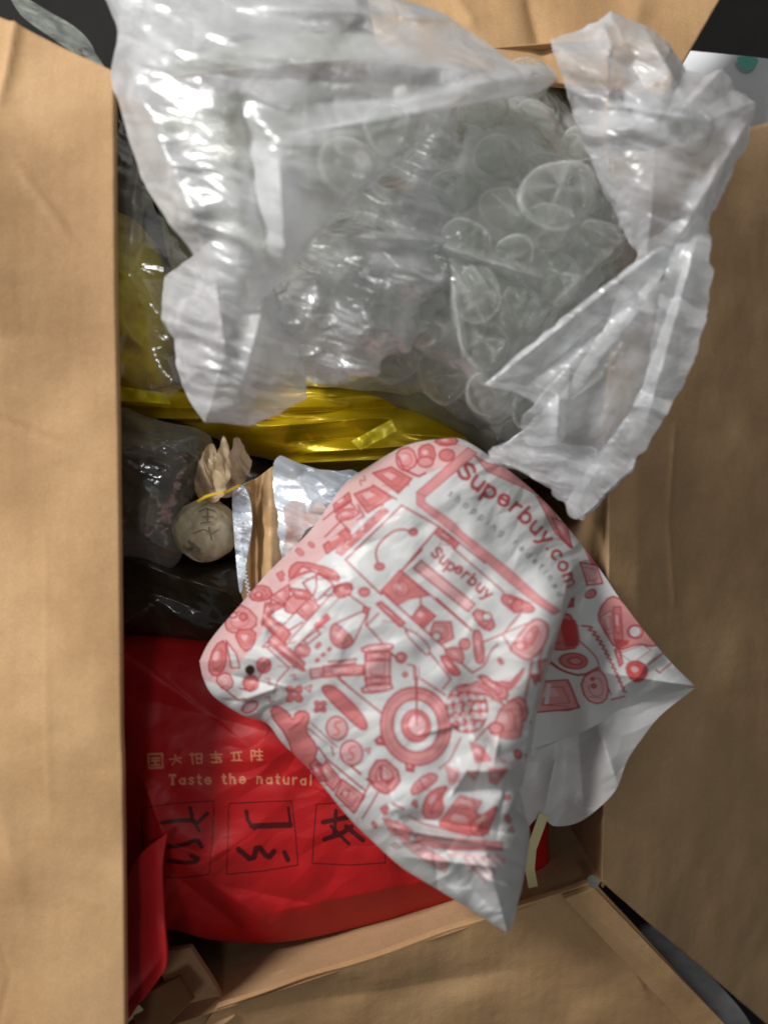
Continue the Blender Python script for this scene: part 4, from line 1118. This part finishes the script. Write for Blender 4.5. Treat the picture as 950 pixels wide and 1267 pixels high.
# clear wrap over the packet
F2 = [(330, 360), (396, 287), (447, 235), (520, 150), (560, 90), (600, 60), (655, 82), (690, 112), (745, 180), (795, 255), (806, 300), (780, 350), (730, 420), (690, 490), (668, 545), (620, 552), (575, 520), (520, 492), (450, 482), (400, 478), (360, 450)]
def z_f2(x, y, s): 
    return 0.192 + 0.058 * (1 - s ** 2.4) ** .8 + crumple(x, y, 0.0020, 80, 121) + ridge(x, y, (700, 130), (800, 265), 8, 0.008) + ridge(x, y, (545, 305), (670, 345), 5, 0.008) + ridge(x, y, (560, 330), (605, 400), 4, 0.006) + ridge(x, y, (585, 330), (640, 405), 4, 0.006) + ridge(x, y, (610, 325), (665, 365), 3.5, 0.005) + ridge(x, y, (560, 350), (575, 440), 4, 0.006) + ridge(x, y, (640, 420), (780, 290), 5, 0.006)
sheet('film_sheet', F2, (570, 300), z_f2, 700, 170, M['clear'], bw, jitter=(5, 26))
F3 = [(545, 130), (572, 190), (576, 250), (574, 300), (562, 345), (528, 402), (480, 446), (436, 476), (384, 470), (340, 440), (336, 352), (396, 280), (447, 235)]
def z_f3(x, y, s): return 0.238 + 0.022 * (1 - s ** 2.5) + crumple(x, y, 0.0085, 40, 127) + ridge(x, y, (400, 290), (560, 300), 7, 0.008)
sheet('film_sheet', F3, (460, 345), z_f3, 700, 170, M['crinkle'], bw, jitter=(7, 24))
# bubbles
def dome_mesh(seed, h=0.42):
    nu, nv = 40, 14
    u = np.linspace(0, 2 * np.pi, nu, endpoint=False); vs = [(0, 0, h)]
    R = np.random.default_rng(seed)
    ph = R.uniform(0, 6.28, 4)
    for j in range(1, nv + 1):
        a = j / nv
        for ui in u:
            rr = 1 + 0.06 * math.sin(2 * ui + ph[0]) + 0.04 * math.sin(3 * ui + ph[1]) + 0.015 * math.sin(5 * ui + ph[2])
            r_ = rr * (math.sin(a * math.pi / 2))
            z = h * (math.cos(a * math.pi / 2) ** 0.75) + 0.06 * (1 - a) * math.sin(5 * ui + ph[2]) * a * 2 - 0.16 * math.exp(-((r_ * math.cos(ui - ph[3]) - .25) / .2) ** 2) * (1 - a) + 0.10 * math.exp(-((r_ * math.sin(ui + ph[1]) + .1) / .12) ** 2) * (1 - a)
            vs.append((r_ * math.cos(ui), r_ * math.sin(ui), z))
    # flat weld collar
    for ui in u:
        rr = 1 + 0.06 * math.sin(2 * ui + ph[0]) + 0.04 * math.sin(3 * ui + ph[1]) + 0.015 * math.sin(5 * ui + ph[2]); vs.append((1.03 * rr * math.cos(ui), 1.03 * rr * math.sin(ui), 0.04))
    for ui in u:
        rr = 1 + 0.06 * math.sin(2 * ui + ph[0]) + 0.04 * math.sin(3 * ui + ph[1]) + 0.015 * math.sin(5 * ui + ph[2]); vs.append((1.07 * rr * math.cos(ui), 1.07 * rr * math.sin(ui), -0.02))
    f = [[0, 1 + k, 1 + (k + 1) % nu, 1 + (k + 1) % nu][:3] for k in range(nu)]
    me = bpy.data.meshes.new('bubble')
    qs = []
    for j in range(nv + 1):
        for k in range(nu):
            a = 1 + j * nu
            qs.append([a + k, a + nu + k, a + nu + (k + 1) % nu, a + (k + 1) % nu])
    me.from_pydata(vs, [], f + qs)
    me.polygons.foreach_set('use_smooth', np.full(len(me.polygons), True))
    me.materials.append(M['bubblef']); me.materials.append(M['weld'])
    mi = np.zeros(len(me.polygons), np.int32); mi[-2 * nu:] = 1; me.polygons.foreach_set('material_index', mi)
    return me
domes = [dome_mesh(k, h) for k, h in enumerate((0.36, 0.3, 0.40, 0.33, 0.27, 0.38))]
def bubble(px, py, z, r, tilt, parent=bw):
    o = bpy.data.objects.new('bubble', random.choice(domes)); C.objects.link(o)
    o.parent = parent; p = W(px, py, z) - parent.location; o.location = p
    sc = r * K * (HC - z)
    o.scale = (sc * random.uniform(.9, 1.05), sc * random.uniform(.88, 1.05), sc * random.uniform(.8, 1.1))
    o.rotation_euler = (tilt[0], tilt[1], random.uniform(0, 6.28))
    return o
from mathutils.geometry import intersect_point_line
def inside(x, y, poly):
    c = False; n = len(poly)
    for i in range(n):
        (ax, ay), (bx, by) = poly[i], poly[(i + 1) % n]
        if (ay > y) != (by > y) and x < (bx - ax) * (y - ay) / (by - ay) + ax: c = not c
    return c
def scatter(poly, center, zf, pitch, r, lift, rot=0.5, seed=0, skip=0.05, shrink=0.97):
    rd = random.Random(seed)
    for i in range(-14, 15):
        for j in range(-14, 15):
            gx = (i + 0.5 * (j % 2)) * pitch; gy = j * pitch * 0.87
            x = center[0] + gx * math.cos(rot) - gy * math.sin(rot) + rd.uniform(-3, 3); y = center[1] + gx * math.sin(rot) + gy * math.cos(rot) + rd.uniform(-4, 4)
            if rd.random() < skip: continue
            sx = center[0] + (x - center[0]) / shrink; sy = center[1] + (y - center[1]) / shrink
            if not inside(sx, sy, poly): continue
            # radial s
            lo, hi = 0.0, 1.0; t = 1.0
            k = 1.0
            while inside(center[0] + (x - center[0]) * k, center[1] + (y - center[1]) * k, poly) and k < 40: k *= 1.06
            s = min(1, 1 / k)
            f = lambda a, b: float(zf(np.array([a]), np.array([b]), np.array([s]))[0])
            z = (f(x, y) + f(x + 12, y) + f(x - 12, y) + f(x, y + 12) + f(x, y - 12)) / 5
            gxz = (f(x + 14, y) - f(x - 14, y)) / (28 * K * (HC - z)); gyz = -(f(x, y + 14) - f(x, y - 14)) / (28 * K * (HC - z))
            bubble(x, y, z + lift, r * rd.uniform(.93, 1.07), (math.atan(gyz) * .9, -math.atan(gxz) * .9))
scatter(F2, (575, 300), z_f2, 62, 31, 0.0012, 0.35, 3, 0.02)
bubble(690, 240, 0.2585, 46, (0.1, 0.15)); bubble(430, 205, 0.290, 32, (0.1, -.1)); bubble(480, 160, 0.290, 30, (0.1, 0)); bubble(850, 160, 0.277, 30, (0.1, 0.2))

# milky outer layers
F1 = [(142, -50), (420, -60), (480, -10), (540, 14), (590, 44), (632, 78), (680, 84), (684, 104), (640, 120), (570, 118), (543, 158), (447, 241), (396, 290), (350, 345), (300, 392), (262, 372), (240, 318), (206, 269), (179, 222), (153, 153), (139, 93), (146, 40)]
def z_f1(x, y, s):
    z = 0.262 + 0.030 * (1 - s ** 3)
    z += ridge(x, y, (150, 60), (265, 330), 26, 0.010) - ridge(x, y, (300, 130), (330, 330), 16, 0.012) + ridge(x, y, (345, 200), (355, 340), 12, 0.010)
    z += ridge(x, y, (180, 60), (680, 92), 22, 0.004) - ridge(x, y, (200, 95), (640, 110), 26, 0.002) + ridge(x, y, (300, 5), (560, 25), 12, 0.006)
    z += ridge(x, y, (545, 150), (350, 340), 9, 0.008) - ridge(x, y, (380, 130), (520, 120), 20, 0.005)
    return z + crumple(x, y, 0.0050, 56, 131) 
sheet('film_sheet', F1, (340, 170), z_f1, 900, 240, M['milky'], bw, jitter=(2.5, 45))
F1b = [(236, 320), (262, 300), (300, 300), (338, 352), (350, 384), (373, 440), (382, 492), (345, 514), (308, 527), (253, 522), (224, 478), (216, 420), (199, 394), (204, 343)]
def z_f1b(x, y, s):
    z = 0.246 + 0.024 * (1 - s ** 2.5) + ridge(x, y, (262, 320), (280, 440), 14, 0.008) - ridge(x, y, (300, 330), (310, 400), 10, 0.008) + ridge(x, y, (330, 360), (300, 480), 12, 0.006)
    return z + crumple(x, y, 0.0060, 46, 137)
sheet('film_sheet', F1b, (285, 420), z_f1b, 500, 120, M['milky2'], bw, sharp='all', jitter=(2.5, 30))
# film at the upper right
F4 = [(680, 48), (716, 40), (755, 12), (800, 30), (828, 52), (846, 86), (872, 92), (893, 84), (908, 112), (932, 128), (930, 156), (905, 220), (872, 290), (838, 316), (800, 330), (768, 280), (738, 220), (708, 140)]
def z_f4(x, y, s):
    z = 0.252 + 0.026 * (1 - s ** 2.5) + ridge(x, y, (745, 30), (760, 70), 9, 0.008) - ridge(x, y, (765, 60), (800, 110), 16, 0.010) + ridge(x, y, (800, 40), (840, 110), 9, 0.008)
    z += ridge(x, y, (760, 130), (870, 150), 10, 0.006) + ridge(x, y, (925, 150), (830, 310), 12, 0.010) - ridge(x, y, (760, 110), (790, 150), 10, 0.008)
    return z + crumple(x, y, 0.0060, 44, 141)
sheet('film_sheet', F4, (812, 170), z_f4, 600, 150, M['milky2'], bw, sharp='all', jitter=(3, 20))
# hanging skirts of film on the right
F5 = [(800, 300), (872, 270), (878, 330), (866, 400), (846, 470), (806, 545), (770, 590), (718, 642), (690, 612), (655, 590), (604, 566), (640, 540), (700, 480), (750, 400)]
def z_f5(x, y, s):
    z = 0.222 + 0.020 * (1 - s ** 2.5) + 0.012 * np.clip((500 - y) / 200, -0.5, 1)
    return z + crumple(x, y, 0.0045, 60, 147)
sheet('film_sheet', F5, (770, 450), z_f5, 500, 120, M['milky2'], bw, jitter=(4, 20))
F6 = [(600, 474), (650, 430), (720, 375), (790, 322), (838, 296), (806, 360), (770, 410), (730, 465), (700, 505), (696, 545), (652, 550), (645, 520), (658, 496)]
def z_f6(x, y, s):
    z = 0.262 - 0.004 * s + ridge(x, y, (610, 470), (820, 305), 12, 0.006) - ridge(x, y, (660, 470), (800, 350), 12, 0.008) + ridge(x, y, (690, 490), (690, 540), 8, 0.008)
    return z - 0.016 * np.clip((y - 380) / 160, 0, 1) + crumple(x, y, 0.0035, 44, 151)
sheet('film_sheet', F6, (705, 450), z_f6, 400, 90, M['milky2'], bw, sharp=(0,), jitter=(2, 20))
F7 = [(868, 268), (880, 330), (868, 410), (842, 480), (800, 552), (765, 592), (716, 640), (700, 618), (742, 570), (784, 500), (806, 420), (818, 350), (838, 300)]
def z_f7(x, y, s):
    z = 0.262 - 0.022 * np.clip((y - 300) / 330, 0, 1) + ridge(x, y, (860, 300), (800, 520), 14, 0.008) - ridge(x, y, (845, 330), (790, 490), 10, 0.006)
    return z + crumple(x, y, 0.004, 46, 157)
sheet('film_sheet', F7, (815, 460), z_f7, 400, 60, M['milky2'], bw, jitter=(3, 20))
F8 = [(604, 564), (640, 540), (696, 548), (742, 560), (722, 610), (716, 642), (690, 616), (650, 585)]
sheet('film_sheet', F8, (682, 578), lambda x, y, s: 0.236 + crumple(x, y, 0.006, 34, 161), 240, 60, M['milky'], bw, jitter=(4, 16))
# clear film at the far left
F9 = [(110, 140), (152, 150), (180, 230), (215, 290), (232, 330), (214, 390), (226, 460), (205, 492), (160, 470), (110, 470)]
def z_f9(x, y, s): return 0.222 + 0.008 * (1 - s ** 2) + crumple(x, y, 0.004, 60, 167) + ridge(x, y, (170, 200), (160, 330), 8, 0.01)
sheet('film_sheet', F9, (165, 320), z_f9, 300, 80, M['thin'], bw, jitter=(5, 20))
# film that spills over the far rim
F10 = [(152, -70), (420, -70), (430, 30), (300, 45), (170, 60), (146, 20)]
sheet('film_sheet', F10, (280, -5), lambda x, y, s: 0.25 + crumple(x, y, 0.007, 46, 171), 300, 60, M['milky2'], bw, jitter=(5, 20))
